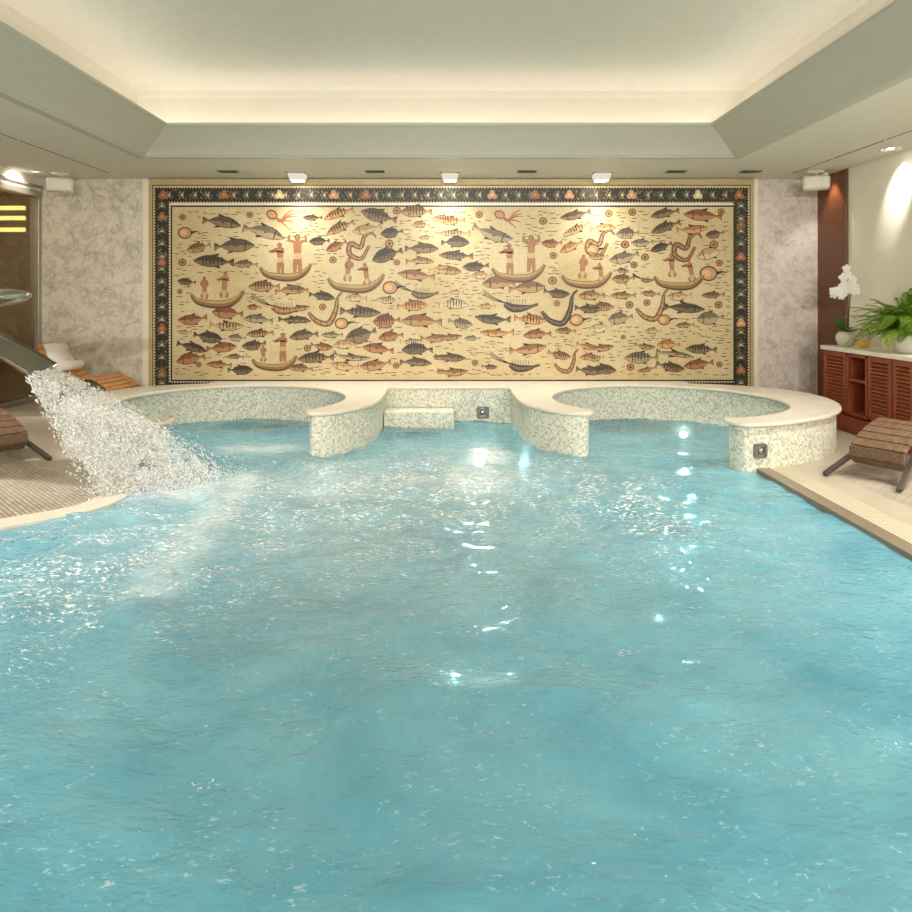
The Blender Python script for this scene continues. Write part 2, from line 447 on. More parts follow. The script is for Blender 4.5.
# pool outline (hole in the deck), counter-clockwise
right_spa = [(2.70, 6.2), (3.25, 6.55), (3.65, 7.0), (3.82, 7.6), (3.75, 8.2), (3.45, 8.6), (2.8, 8.95)]
left_edge = catmull([(-2.40, 6.2), (-2.44, 5.8), (-2.46, 5.45), (-2.47, 5.2), (-2.53, 5.0), (-2.66, 4.84), (-2.84, 4.70), (-3.05, 4.50), (-3.4, 4.15), (-3.8, 3.6), (-4.15, 2.8), (-4.25, 1.9), (-4.25, 0.6)], 5)
hole = [(2.70, 0.6), *right_spa, *[(-x, y) for x, y in reversed(right_spa[1:])], *left_edge]

mb = MB()
v, f = fill_polys([[(XL - 1.6, YN), (XR, YN), (XR, D), (XL - 1.6, D)], hole], 0.0)
mb.add(v, f)
struct('floor', mb, M['deck'], label='beige ribbed stone paving around the pool')
mb = MB(); prism_sides(mb, hole, -1.45, 0.0, flip=True)
v, f = fill_polys([hole], -1.45)
mb.add(v, f, False, [[(v[k][0], v[k][1]) for k in q] for q in f])
o = struct('pool_basin', mb, M['basin_tile'], label='turquoise tiled pool basin under the water')

def strip(path, off0, off1, z0, z1, name, mat):
    """flat stone band that follows an open path, off = distance to its right-hand side"""
    mb = MB(); n = len(path); A = []; B = []
    for i in range(n):
        a, c = Vector(path[max(i - 1, 0)]), Vector(path[min(i + 1, n - 1)])
        t = (c - a).normalized(); nr = Vector((t.y, -t.x))
        p = Vector(path[i]); A.append(p + nr * off0); B.append(p + nr * off1)
    for i in range(n - 1):
        q = [A[i], A[i + 1], B[i + 1], B[i]]
        vs = [(p.x, p.y, z1) for p in q] + [(p.x, p.y, z0) for p in q]
        mb.add(vs, [(3, 2, 1, 0), (4, 5, 6, 7), (0, 1, 5, 4), (1, 2, 6, 5), (2, 3, 7, 6), (3, 0, 4, 7)])
    return struct(name, mb, mat)
rp = [(2.70, 0.5), (2.70, 6.25)]
strip(rp, -0.03, 0.09, -0.10, 0.012, 'trim_1', M['lip'])['label'] = 'dark stone lip along the straight pool edge'
strip(rp, 0.09, 0.30, -0.02, 0.008, 'trim_2', M['grating'])['label'] = 'cream overflow grating along the straight pool edge'
strip(rp, 0.30, 0.56, -0.02, 0.006, 'trim_3', M['stone'])['label'] = 'plain grey stone border beside the cream grating'
strip(list(left_edge)[::-1], -0.16, 0.05, -0.10, 0.012, 'trim_4', M['coping'])['label'] = 'pale stone edge along the curved side of the pool'

def wall_box(name, lo, hi, mat, label=None): return struct(name, MB().box(lo, hi), mat, label=label)
# far wall: left marble, right marble behind mosaic, wood panel niche
mb = MB().box((XL - 1.6, D, -0.2), (-0.5, D + 0.2, ZC + 0.1)); struct('wall_back', mb, M['marble_l'], label='grey veined marble wall left of the mosaic')
mb = MB().box((-0.5, D, -0.2), (XR + 0.2, D + 0.2, ZC + 0.1)); struct('wall_back_right', mb, M['marble_r'], label='pale marble wall right of the mosaic')
wall_box('wall_right_wood', (XR - 0.012, 8.60, 0.0), (XR, D, ZC), M['panel'], 'brown wood panel in the corner behind the orchid')
wall_box('wall_right', (XR, YN, -0.2), (XR + 0.2, D + 0.2, ZC + 0.1), M['wall_white'], 'cream wall above the cabinets')
wall_box('trim_5', (XR - 0.022, 8.565, 0.0), (XR, 8.60, ZC), M['teak_dark'], 'dark wood edge strip where panel meets cream wall')
wall_box('wall_near', (XL - 1.6, YN - 0.2, -0.2), (XR + 0.2, YN, ZC + 0.1), M['wall_white'])
# vertical joint strips beside the mosaic
wall_box('trim_6', (-3.99, D - 0.012, 0.0), (-3.925, D, ZC), M['top'], 'pale stone strip on the left edge of the mosaic')
wall_box('trim_7', (3.965, D - 0.012, 0.0), (4.03, D, ZC), M['top'], 'pale stone strip on the right edge of the mosaic')
# left wall: header, low kerb, glazed sliding door
ZD = 2.79
mb = MB().box((XL - 0.2, YN, ZD + 0.06), (XL, D, ZC + 0.1))
mb.box((XL - 0.2, YN, -0.2), (XL, D, 0.16)); mb.box((XL - 0.2, YN, 0.1), (XL, 3.0, ZD + 0.1))
struct('wall_left', mb, M['wall_white'], label='cream header wall above the glass door')
mb = MB()
for y in (D - 0.07, 6.1, 3.0):
    mb.box((XL - 0.10, y, 0.16), (XL + 0.02, y + 0.07, ZD + 0.06))
mb.box((XL - 0.10, 3.0, ZD), (XL + 0.03, D, ZD + 0.08)); mb.box((XL - 0.10, 3.0, 0.16), (XL + 0.02, D, 0.22))
mb.box((XL, 3.0, ZD + 0.12), (XL + 0.05, D, ZD + 0.15))
df = struct('door_1', mb, M['frame'], 0.004, 'grey metal frame of the sliding glass door')
pn = MB().box((XL - 0.05, 3.05, 0.2), (XL - 0.038, D - 0.06, ZD + 0.02)).build('door_pane', M['glass'], df); pn['label'] = 'bronze tinted glass pane'
wall_box('wall_beyond', (XL - 1.8, 2.0, -0.2), (XL - 1.6, D + 0.2, ZC + 0.1), M['room'], 'brown wall of the room beyond the glass door')
wall_box('wall_beyond_end', (XL - 1.6, D - .03, -0.2), (XL - .12, D - .005, ZC + 0.1), M['room'], 'brown end wall behind the glass door')
t = thing('reflection_bars', 'added warm glowing bars behind the bronze glass door, imitating reflected ceiling lights', 'lamp', (XL - .35, D - .06, 2.5))  # added bars, imitating ceiling lights mirrored in the glass
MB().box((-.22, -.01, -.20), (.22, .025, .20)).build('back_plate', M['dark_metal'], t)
for z_ in (-.13, .02, .15): MB().box((-.20, -.05, z_ - .025), (.20, -.012, z_ + .025)).build('reflection_bar', M['reflection_glow'], t)
# raised platform in the far left corner
mb = MB().box((XL, 7.95, -0.05), (-4.22, D, 0.16)); struct('floor_platform', mb, M['stone'], 0.01, 'low stone platform in the far left corner')

# ceiling with raised tray
TX0, TX1, TY0, TY1 = -3.32, 3.11, -2.2, 7.76
def rect(o): return [(TX0 - o, TY0 - o), (TX1 + o, TY0 - o), (TX1 + o, TY1 + o), (TX0 - o, TY1 + o)]
def sweep(mb, prof, smooth=False):
    for (o0, z0), (o1, z1) in zip(prof, prof[1:]):
        a, b = rect(o0), rect(o1)
        for i in range(4):
            j = (i + 1) % 4
            mb.add([(*a[i], z0), (*a[j], z0), (*b[j], z1), (*b[i], z1)], [(0, 1, 2, 3)], smooth)
mb = MB()
v, f = fill_polys([[(XL - 1.6, YN), (XR, YN), (XR, D), (XL - 1.6, D)], rect(0.12)], ZC); mb.add(v, f)
ZU = 3.85
sweep(mb, [(0.12, ZC), (0.16, ZC + 0.02), (0.16, ZU - 0.14), (0.14, ZU - 0.06), (0.08, ZU - 0.015), (0.0, ZU)])
mb.add([(*p, ZU) for p in rect(0.0)], [(0, 1, 2, 3)])
struct('ceiling', mb, M['paint'], label='cream ceiling with raised tray')
prof = [(0.16, ZC + 0.01), (0.13, ZC + 0.01), (0.13, ZC - 0.012), (0.10, ZC - 0.022), (0.02, ZC - 0.022), (0.0, ZC - 0.008), (-0.02, ZC + 0.0)]
for k in range(9):
    t = k / 8; prof.append((-0.03 - 0.33 * t, ZC + 0.012 + 0.215 * (t ** 0.9)))
prof += [(-0.375, ZC + 0.228), (-0.392, ZC + 0.238), (-0.395, ZC + 0.252), (-0.385, ZC + 0.262), (-0.36, ZC + 0.262), (-0.30, ZC + 0.23), (-0.05, ZC + 0.06), (0.16, ZC + 0.06)]
mb = MB(); sweep(mb, prof); struct('trim_8', mb, M['mould'], label='grey green cornice around the ceiling tray hiding the cove lights')

# ------------------------------------------------------------------ spa surround (ledge, two round spas, central recess)
SC = (2.32, 7.60); SR = 1.2
half = [(0.66, 8.63), (0.715, 8.60), (0.735, 8.52)]
half += catmull([(0.73, 8.40), (0.725, 8.06), (0.755, 7.42), (0.864, 7.08), (1.06, 6.78), (1.215, 6.69), (1.33, 6.70), (1.385, 6.80)], 6)
a0, a1 = math.radians(218.8), math.radians(-82.6)
for k in range(57):
    a = a0 + (a1 - a0) * k / 56; half.append((SC[0] + SR * math.cos(a), SC[1] + SR * math.sin(a)))
half += catmull([(2.455, 6.30), (2.49, 6.18), (2.585, 6.11), (2.85, 6.17), (3.114, 6.30), (3.519, 6.57), (3.84, 6.95), (4.04, 7.4), (4.10, 7.9), (3.98, 8.34), (3.66, 8.69), (3.35, 8.86), (3.05, 8.95)], 5)
half += [(3.05, D - 0.05)]
outline = half + [(-x, y) for x, y in reversed(half)]       # from right front ... back ... left front
area = sum(outline[i - 1][0] * outline[i][1] - outline[i][0] * outline[i - 1][1] for i in range(len(outline)))
if area < 0: outline = outline[::-1]
sur = thing('spa_surround', 'raised pale tiled ledge curling round two small round spa pools below the mosaic', 'spa surround', (0, 8.9, 0))
org = (0, 8.9, 0)
ZT = 0.411
# coping slab with rounded nose
mb = MB()
layers = [(0.008, ZT - 0.034), (0.0, ZT - 0.028), (0.0, ZT - 0.010), (0.004, ZT - 0.003), (0.012, ZT)]
loops = [offset_poly(outline, d) for d, z in layers]
for (l0, (d0, z0)), (l1, (d1, z1)) in zip(zip(loops, layers), zip(loops[1:], layers[1:])):
    n = len(l0)
    for i in range(n):
        j = (i + 1) % n
        mb.add([(*l0[i], z0), (*l0[j], z0), (*l1[j], z1), (*l1[i], z1)], [(0, 1, 2, 3)], True)
v, f = fill_polys([loops[-1]], ZT); mb.add(v, f)
v, f = fill_polys([loops[0]], ZT - 0.034); mb.add(v, [q[::-1] for q in f])
tag(mb.build('coping', M['coping'], sur, origin=org), 'smooth cream stone coping')
wallp = offset_poly(outline, 0.045)
mb = MB(); prism_sides(mb, wallp, -1.44, ZT - 0.03, smooth=True)
tag(mb.build('tiled_wall', M['spa_tile'], sur, origin=org), 'small sage and ivory mosaic tiles')
# step block in the recess
mb = MB()
lp = [(-0.76, 8.30), (0.055, 8.30), (0.055, 8.70), (-0.76, 8.70)]
prism_sides(mb, lp, -1.44, 0.15); mb.add([(*p, 0.15) for p in lp], [(0, 1, 2, 3)], False, [[p for p in lp]])
mb.build('step', M['spa_tile'], sur, origin=org)
def plate(name, c, nrm, size, parts, mat, label=None):
    """square plate with rim and round inset on a wall, facing nrm"""
    nrm = Vector(nrm).normalized(); t = Vector((-nrm.y, nrm.x, 0)).normalized(); c = Vector(c)
    m = Matrix(((t.x, nrm.x, 0, c.x), (t.y, nrm.y, 0, c.y), (t.z, nrm.z, 1, c.z), (0, 0, 0, 1)))
    w, h = size; mb = MB()
    mb.box((-w / 2, -0.02, -h / 2), (w / 2, 0.012, h / 2), m)
    for sx in (-1, 1): mb.box((sx * w / 2 - 0.012, -0.02, -h / 2), (sx * w / 2 + 0.012, 0.022, h / 2), m)
    for sz in (-1, 1): mb.box((-w / 2, -0.02, sz * h / 2 - 0.012), (w / 2, 0.022, sz * h / 2 + 0.012), m)
    o = mb.build(name, mat, sur, origin=org)
    if label: o['label'] = label
    q = MB()
    if parts == 'disc':
        r = min(w, h) * 0.26; rot = m @ Matrix.Rotation(-PI / 2, 4, 'X')
        q.lathe([(0.001, 0.03), (r * 0.5, 0.03), (r * 0.9, 0.026), (r, 0.012)], seg=20, mtx=rot)
        q.lathe([(r * 1.25, 0.012), (r * 1.25, 0.02), (r * 1.45, 0.02), (r * 1.45, 0.012)], seg=20, mtx=rot)
        q.build('nozzle', M['steel'], o, origin=(0, 0, 0)).location = (0, 0, 0)
        for vv in o.children[0].data.vertices: vv.co -= Vector(org)
    else:
        for k in range(4):
            z = -h / 2 + h * (k + 0.5) / 4
            q.box((-w / 2 + 0.02, 0, z - h * 0.045), (w / 2 - 0.02, 0.018, z + h * 0.045), m)
        q.build('grille_bar', M['grey_plate'], o, origin=org)
    return o
plate('jet_plate', (0.413, 8.675, 0.09), (0, -1, 0), (0.13, 0.12), 'disc', M['grey_plate'])
plate('jet_plate', (2.70, 6.17, 0.165), (0.23, -1, 0), (0.10, 0.10), 'disc', M['grey_plate'])
plate('jet_plate', (-2.62, 6.15, 0.03), (-0.23, -1, 0), (0.12, 0.10), 'disc', M['blue_plate'], 'blue plate seen through the falling water')
plate('water_grille', (-0.35, 8.298, -0.17), (0, -1, 0), (0.50, 0.17), 'bars', M['black'])
ang = math.atan2(1, 0.15)
plate('water_grille', (-2.14, 8.74, -0.18), (0.14, -1, 0), (0.48, 0.09), 'bars', M['black'])
plate('water_grille', (1.98, 8.71, -0.12), (0.25, -1, 0), (0.22, 0.05), 'bars', M['black'])

# deck ring stones round the foot of each spa
for sgn, nm, lab in ((1, 'trim_9', 'plain stone ring round the foot of the right spa'), (-1, 'trim_10', 'plain stone ring round the foot of the left spa')):
    path = [(sgn * x, y) for x, y in catmull([(2.95, 6.24), (3.114, 6.30), (3.519, 6.57), (3.84, 6.95), (4.04, 7.4), (4.10, 7.9), (3.98, 8.34)], 5)]
    if sgn < 0: path = path[::-1]
    strip(path, -0.03, 0.30, -0.02, 0.005, nm, M['stone'])['label'] = lab

# ------------------------------------------------------------------ water
def inside(px, py, poly):
    c = np.zeros(px.shape, bool); n = len(poly)
    for i in range(n):
        x0, y0 = poly[i - 1]; x1, y1 = poly[i]
        cond = ((y0 > py) != (y1 > py))
        xi = (x1 - x0) * (py - y0) / ((y1 - y0) if y1 != y0 else 1e-9) + x0
        c ^= cond & (px < xi)
    return c
gx = np.arange(-4.3, 4.0, 0.028); gy = np.arange(0.6, 9.0, 0.028)
GX, GY = np.meshgrid(gx, gy)
def blob(x, y, sx, sy): return np.exp(-(((GX - x) / sx) ** 2 + ((GY - y) / sy) ** 2))
chop = 0.22 + 0.6 * blob(-2.0, 3.7, 1.0, 0.8) + 0.7 * blob(1.35, 5.3, 0.35, 1.1) + 1.3 * blob(-0.4, 5.6, 1.6, 1.3) + 0.5 * blob(-1.9, 4.3, 1.2, 1.2) + 0.3 * blob(1.2, 5.2, 0.7, 1.3)
calm = 1 - 0.6 * blob(2.3, 7.8, 1.0, 1.0) - 0.4 * blob(2.2, 3.5, 1.0, 1.6)
Z = np.zeros_like(GX)
for k in range(90):
    lam = 0.12 * (9.0 ** rng.random()); th = rng.normal(PI / 2, 0.9); ph = rng.random() * 2 * PI
    amp = 0.0011 * (lam / 0.3) ** 0.75
    kx, ky = 2 * PI / lam * math.cos(th), 2 * PI / lam * math.sin(th)
    warp = 0.25 * np.sin(GX * 1.7 + k) + 0.25 * np.sin(GY * 1.3 + 2 * k)
    w = np.sin(kx * GX + ky * GY + ph + 2.0 * warp)
    Z += amp * (w + 0.3 * np.abs(w))
Z *= (0.6 + 0.9 * np.clip(chop, 0, 1.3)) * calm
foam_glow = np.zeros_like(GX)
for t in np.linspace(0, 1, 12):
    foam_glow = np.maximum(foam_glow, 0.75 * blob(-1.66 + 0.12 * t, 5.75 - 2.0 * t, 0.20 + 0.06 * t, 0.26) * (1 - 0.35 * t))
foam_glow = np.maximum(foam_glow, 0.85 * blob(-2.1, 5.55, 0.45, 0.35))
foam_glow = np.maximum(foam_glow, 0.95 * blob(-1.66, 5.85, 0.20, 0.16))
foam_glow = np.maximum(foam_glow, 0.55 * blob(-1.0, 5.6, 0.9, 0.7))
foam_glow = np.maximum(foam_glow, 1.0 * blob(0.36, 6.75, 0.22, 0.40)); foam_glow = np.maximum(foam_glow, 0.75 * blob(0.22, 5.9, 0.42, 0.8)); foam_glow = np.maximum(foam_glow, 0.45 * blob(-0.9, 5.9, 0.8, 0.6))  # first two patches paint the underwater lamp's glow streak in white
foam_glow = np.maximum(foam_glow, 0.6 * blob(-1.9, 7.1, 0.5, 0.22)); foam_glow = np.maximum(foam_glow, 0.30 * blob(-0.6, 4.6, 1.8, 1.5)); foam_glow = np.maximum(foam_glow, 0.42 * blob(-0.2, 5.9, 1.5, 1.0))  # first patch paints a bright reflection on the left spa water
verts = np.stack([GX, GY, WL + Z], -1).reshape(-1, 3)
ny, nx = GX.shape
ids = np.arange(ny * nx).reshape(ny, nx)
cx = (GX[:-1, :-1] + GX[1:, 1:]) / 2; cy = (GY[:-1, :-1] + GY[1:, 1:]) / 2
keep = inside(cx, cy, hole)
quads = np.stack([ids[:-1, :-1], ids[:-1, 1:], ids[1:, 1:], ids[1:, :-1]], -1)[keep]
used = np.unique(quads); remap = -np.ones(ny * nx, int); remap[used] = np.arange(len(used))
me = bpy.data.meshes.new('pool_water'); me.from_pydata(verts[used].tolist(), [], remap[quads].tolist())
me.polygons.foreach_set('use_smooth', [True] * len(me.polygons))
clear = np.maximum(blob(-.35, 8.2, .75, .55), np.maximum(blob(-2.2, 8.4, .9, .5), blob(2.3, 8.4, .9, .5)))      # shallow water over the benches
for nm, arr in (('foam_glow', foam_glow), ('chop', chop), ('clear', clear)):
    at = me.attributes.new(nm, 'FLOAT', 'POINT'); at.data.foreach_set('value', arr.reshape(-1)[used].astype(np.float32))
me.materials.append(M['water']); me.update()
wo = bpy.data.objects.new('pool_water', me); COL.objects.link(wo)
tag(wo, 'rippling turquoise water filling the indoor pool', 'water', kind='stuff')

# underwater lamps
def uw_lamp(c, nrm, label, r=0.085, watts=14):
    nrm = Vector(nrm).normalized(); t = thing('underwater_lamp', label, 'lamp', c, group=None)
    q = nrm.to_track_quat('Z', 'Y').to_matrix().to_4x4()
    MB().lathe([(r, -0.02), (r * 1.25, -0.02), (r * 1.25, 0.012), (r, 0.02), (r, 0.0)], seg=28, mtx=q).build('rim', M['steel'], t)
    MB().lathe([(0.001, 0.012), (r * 0.6, 0.010), (r, 0.0)], seg=28, mtx=q).build('lens', M['uw_lamp'], t)
    l = bpy.data.lights.new('underwater_glow', 'AREA'); l.shape = 'DISK'; l.size = r * 2; l.energy = watts; l.color = (0.86, 1.0, 0.97); l.spread = math.radians(70)
    lo = bpy.data.objects.new('underwater_glow', l); COL.objects.link(lo); lo.parent = t
    lo.location = nrm * 0.05; lo.rotation_euler = (-nrm).to_track_quat('Z', 'Y').to_euler()
uw_lamp((0.36, 8.58, -0.47), (0, -1, 0), 'white underwater lamp in the central recess wall', 0.07, 6)
uw_lamp((2.85, 8.63, -0.17), (-0.35, -1, 0), 'small white underwater lamp in the right spa wall', 0.045, 3)

# ------------------------------------------------------------------ mosaic mural
class MP:
    def __init__(s): s.v = []; s.f = []; s.c = []; s.lift = 0.0
    def P(s, x, y, l): return ((x - CX) * D / F, D - 0.030 - 0.0007 * (l + s.lift), H - (y - CY) * D / F)
    def poly(s, pts, col, l):
        o = len(s.v); s.v += [s.P(x, y, l) for x, y in pts]; s.f.append(tuple(range(o, o + len(pts)))); s.c.append(lin(col))
    def strip(s, pts, hw, col, l):
        n = len(pts); A = []; B = []
        for i in range(n):
            x0, y0 = pts[max(i - 1, 0)]; x1, y1 = pts[min(i + 1, n - 1)]
            dx, dy = x1 - x0, y1 - y0; L = math.hypot(dx, dy) or 1; nx_, ny_ = -dy / L, dx / L
            w = hw[i] if isinstance(hw, (list, tuple)) else hw
            A.append((pts[i][0] + nx_ * w, pts[i][1] + ny_ * w)); B.append((pts[i][0] - nx_ * w, pts[i][1] - ny_ * w))
        for i in range(n - 1): s.poly([A[i], A[i + 1], B[i + 1], B[i]], col, l)
    def ell(s, cx, cy, rx, ry, col, l, ang=0, n=14):
        ca, sa = math.cos(ang), math.sin(ang)
        s.poly([(cx + rx * math.cos(t) * ca - ry * math.sin(t) * sa, cy + rx * math.cos(t) * sa + ry * math.sin(t) * ca) for t in [2 * PI * k / n for k in range(n)]], col, l)
    def rect(s, x0, y0, x1, y1, col, l): s.poly([(x0, y0), (x1, y0), (x1, y1), (x0, y1)], col, l)
    def build(s, name, parent, origin):
        me = bpy.data.meshes.new(name); o = origin
        me.from_pydata([(p[0] - o[0], p[1] - o[1], p[2] - o[2]) for p in s.v], [], s.f)
        at = me.color_attributes.new('Col', 'FLOAT_COLOR', 'CORNER'); data = []
        for f, c in zip(s.f, s.c): data += list(c) * len(f)
        at.data.foreach_set('color', data); me.materials.append(M['mosaic']); me.update()
        ob = bpy.data.objects.new(name, me); COL.objects.link(ob); ob.parent = parent; return ob

INK = (58, 46, 36)
PALS = {'b': ((140, 98, 66), (190, 150, 106)), 'd': ((92, 76, 60), (142, 116, 88)), 'g': ((120, 108, 88), (180, 162, 130)), 't': ((186, 146, 102), (214, 184, 136)),
        'o': ((176, 116, 66), (212, 164, 108)), 'k': ((70, 60, 50), (118, 100, 78)), 'r': ((136, 82, 56), (180, 128, 90)), 'p': ((192, 150, 118), (220, 190, 156)), 'l': ((196, 178, 138), (218, 202, 162))}
def fish(mp, x, y, L, ang, head, kind, fat=0.17, stripes=None):
    a = math.radians(-ang); ca, sa = math.cos(a), math.sin(a)
    top, belly = PALS[kind]
    if stripes is None: stripes = random.random() < 0.3
    ss = [-0.5, -0.44, -0.37, -0.30, -0.2, -0.08, 0.05, 0.18, 0.3, 0.40, 0.47, 0.5]
    hh = [0.11, 0.075, 0.022, 0.04, 0.62 * fat, 0.85 * fat, fat, 0.98 * fat, 0.8 * fat, 0.5 * fat, 0.22 * fat, 0.04]
    bend = random.uniform(-0.06, 0.06)
    def tr(u, w): u *= head; w += bend * (1 - 4 * u * u) ; return (x + L * (u * ca - w * sa), y + L * (u * sa + w * ca))
    def body(k, lo, hi, col, layer, f0=1.0):
        for i in range(len(ss) - 1):
            u0, u1 = ss[i] * f0, ss[i + 1] * f0; a0, a1 = hh[i] * k, hh[i + 1] * k
            mp.poly([tr(u0, -a0 * hi), tr(u1, -a1 * hi), tr(u1, a1 * lo), tr(u0, a0 * lo)], col, layer)
    body(1.0, 1, 1, INK, 2)
    e = 0.55 / max(L, 6) / fat
    k = max(0.55, 1 - 1.1 * e)
    body(k, 1, 1, belly, 3, 0.965)
    body(k, -0.05, 1, top, 4, 0.955)
    for u, w, hgt in ((0.0, -fat * 0.9, -0.07), (-0.05, fat * 0.8, 0.06)):          # fins
        mp.poly([tr(u + 0.12, w), tr(u - 0.10, w), tr(u - 0.12, w + hgt)], INK, 2)
    mp.poly([tr(0.12, 0.0), tr(0.02, 0.035), tr(0.0, 0.0)], INK, 5)
    mp.ell(*tr(0.37, -0.03), L * 0.022, L * 0.022, INK, 6, n=8)
    mp.poly([tr(0.27, -fat * .75), tr(0.30, -fat * .75), tr(0.27, fat * .75), tr(0.245, fat * .7)], INK, 5)
    if stripes:
        for u in (-0.2, -0.1, 0.0, 0.1, 0.19): mp.poly([tr(u - .018, -fat * .8), tr(u + .018, -fat * .8), tr(u + .012, fat * .6), tr(u - .012, fat * .6)], INK, 5)
def roundel(mp, x, y, r):
    mp.ell(x, y, r, r * 0.92, INK, 2); mp.ell(x, y, r * .78, r * .70, (190, 140, 96), 3); mp.ell(x, y, r * .4, r * .36, (120, 76, 50), 4)
def ray_fish(mp, x, y, r, d=1):
    mp.ell(x, y, r, r * .85, INK, 2); mp.ell(x, y, r * .86, r * .7, (200, 150, 108), 3); mp.ell(x - d * r * .2, y, r * .5, r * .4, (222, 182, 136), 4)
    mp.strip([(x + d * r * .8, y), (x + d * r * 1.5, y - r * .2), (x + d * r * 2.1, y - r * .1)], [r * .22, r * .1, r * .03], INK, 2)
def path_creature(mp, pts, w, kind):
    c = catmull(pts, 6); n = len(c)
    hw = [w * (0.25 + 0.75 * math.sin(PI * min(1, (i + 2) / (n * .9)))) for i in range(n)]; hw = [max(.25, h) for h in hw]
    mp.strip(c, [h + .45 for h in hw], INK, 2); mp.strip(c, hw, PALS[kind][0], 3); mp.strip(c, [h * .4 for h in hw], PALS[kind][1], 4)
    for i in range(2, n - 2, 3):
        (x0, y0), (x1, y1) = c[i], c[i + 1]; dx, dy = x1 - x0, y1 - y0; L = math.hypot(dx, dy) or 1
        mp.strip([(x0 - dy / L * hw[i], y0 + dx / L * hw[i]), (x0 + dy / L * hw[i], y0 - dx / L * hw[i])], .25, INK, 5)
def prawn(mp, x, y, w, kind='b', d=-1):
    path_creature(mp, [(x + d * w * .18, y - w * .03), (x, y + w * .06), (x - d * w * .25, y + w * .05), (x - d * w * .5, y - w * .02)], w * .075, kind)
    for k in range(3): mp.strip([(x + d * w * .15, y - w * .04), (x + d * w * .4, y - w * (.1 + .03 * k)), (x + d * w * .62, y - w * (.22 + .05 * k))], .35, INK, 3)
    for k in range(7): mp.strip([(x - d * w * (.06 * k - .1), y - w * .02), (x - d * w * (.06 * k - .12), y - w * .12)], .25, INK, 2)
def squid(mp, x, y, r):
    mp.ell(x, y, r * 1.05, r * .85, INK, 2, .4); mp.ell(x, y, r * .85, r * .65, (206, 150, 106), 3, .4)
    for k, (ex, ey) in enumerate(((4.2, -.9), (4.6, .3), (4.2, 1.5), (3.2, 2.6), (4.5, -.2))):
        path = catmull([(x + r * .7, y + r * .5), (x + r * 1.6, y + r * (1.0 + .2 * k * .3)), (x + r * (ex * .7), y + r * (ey * .6 + .2)), (x + r * ex, y + r * ey)], 5)
        mp.strip(path, [r * .2 * (1 - i / len(path)) + .3 for i in range(len(path))], (168, 104, 76), 3 + .15 * k)
def person(mp, x, y, h, lean=0.0, arms='out', seated=False, col=(176, 122, 88)):
    """small laid-stone fisherman, feet at x, y"""
    top = y - h; dk = (110, 70, 50)
    hx = x + lean * h * .5
    legs = h * (.25 if seated else .47)
    mp.strip([(x + lean * h * .1, y - legs - h * .05), (x, y - legs + h * .10)], [h * .085, h * .10], (206, 176, 132), 6)
    mp.ell(hx, top + h * .08, h * .075, h * .085, dk, 4); mp.ell(hx, top + h * .085, h * .055, h * .065, col, 5)
    for dl, c, g in ((.35, dk, 3), (0, col, 4)):
        mp.strip([(hx, top + h * .16), (x + lean * h * .3, top + h * .33), (x, y - legs)], [h * .10 + dl, h * .09 + dl, h * .075 + dl], c, g)
        for sx in (-1, 1):
            mp.strip([(x + sx * h * .03, y - legs), (x + sx * h * (.13 if seated else .06), y - legs * .5), (x + sx * h * (.08 if seated else .07), y)], [h * .055 + dl, h * .045 + dl, h * .03 + dl], c, g)
            if arms == 'up': pts = [(hx + sx * h * .09, top + h * .19), (hx + sx * h * .22, top + h * .16), (hx + sx * h * .20, top + h * .02)]
            elif arms == 'out': pts = [(hx + sx * h * .09, top + h * .19), (hx + sx * h * .2 - h * .05, top + h * .3), (hx - h * .3 + (sx * h * .04), top + h * .27)]
            else: pts = [(hx + sx * h * .09, top + h * .2), (hx + sx * h * .15, top + h * .33), (hx + sx * h * .08, top + h * .45)]
            mp.strip(pts, [h * .035 + dl, h * .03 + dl, h * .022 + dl], c, g)
def boat(mp, x, y, w, col=(150, 110, 72)):
    pts = catmull([(x - w * .5, y - w * .10), (x - w * .38, y + w * .03), (x - w * .1, y + w * .09), (x + w * .2, y + w * .08), (x + w * .40, y - w * .03), (x + w * .5, y - w * .17)], 5); n = len(pts)
    hw = [w * (.015 + .055 * math.sin(PI * i / (n - 1))) for i in range(n)]
    mp.strip(pts, [h + .5 for h in hw], INK, 2); mp.strip(pts, hw, (186, 160, 104), 3)
    mp.strip([(a, b + h * .35) for (a, b), h in zip(pts, hw)], [h * .6 for h in hw], col, 4); mp.strip([(a, b + h * .8) for (a, b), h in zip(pts, hw)], [h * .25 for h in hw], (92, 72, 54), 5)

mur = thing('mosaic_mural', 'wide Roman style wall mosaic of fish and fishing boats above the spa ledge', 'mosaic', (0.03, D, 0.3))
org = (0.03, D, 0.3)
back = MB().box((-3.925, D - 0.0295, 0.10), (3.965, D - 0.001, H + (CY - 179.4) * D / F)).build('backing_board', M['top'], mur, origin=org)
fld = MP()
FX0, FX1, FY0, FY1 = 173.5, 732.5, 207.5, 379.0
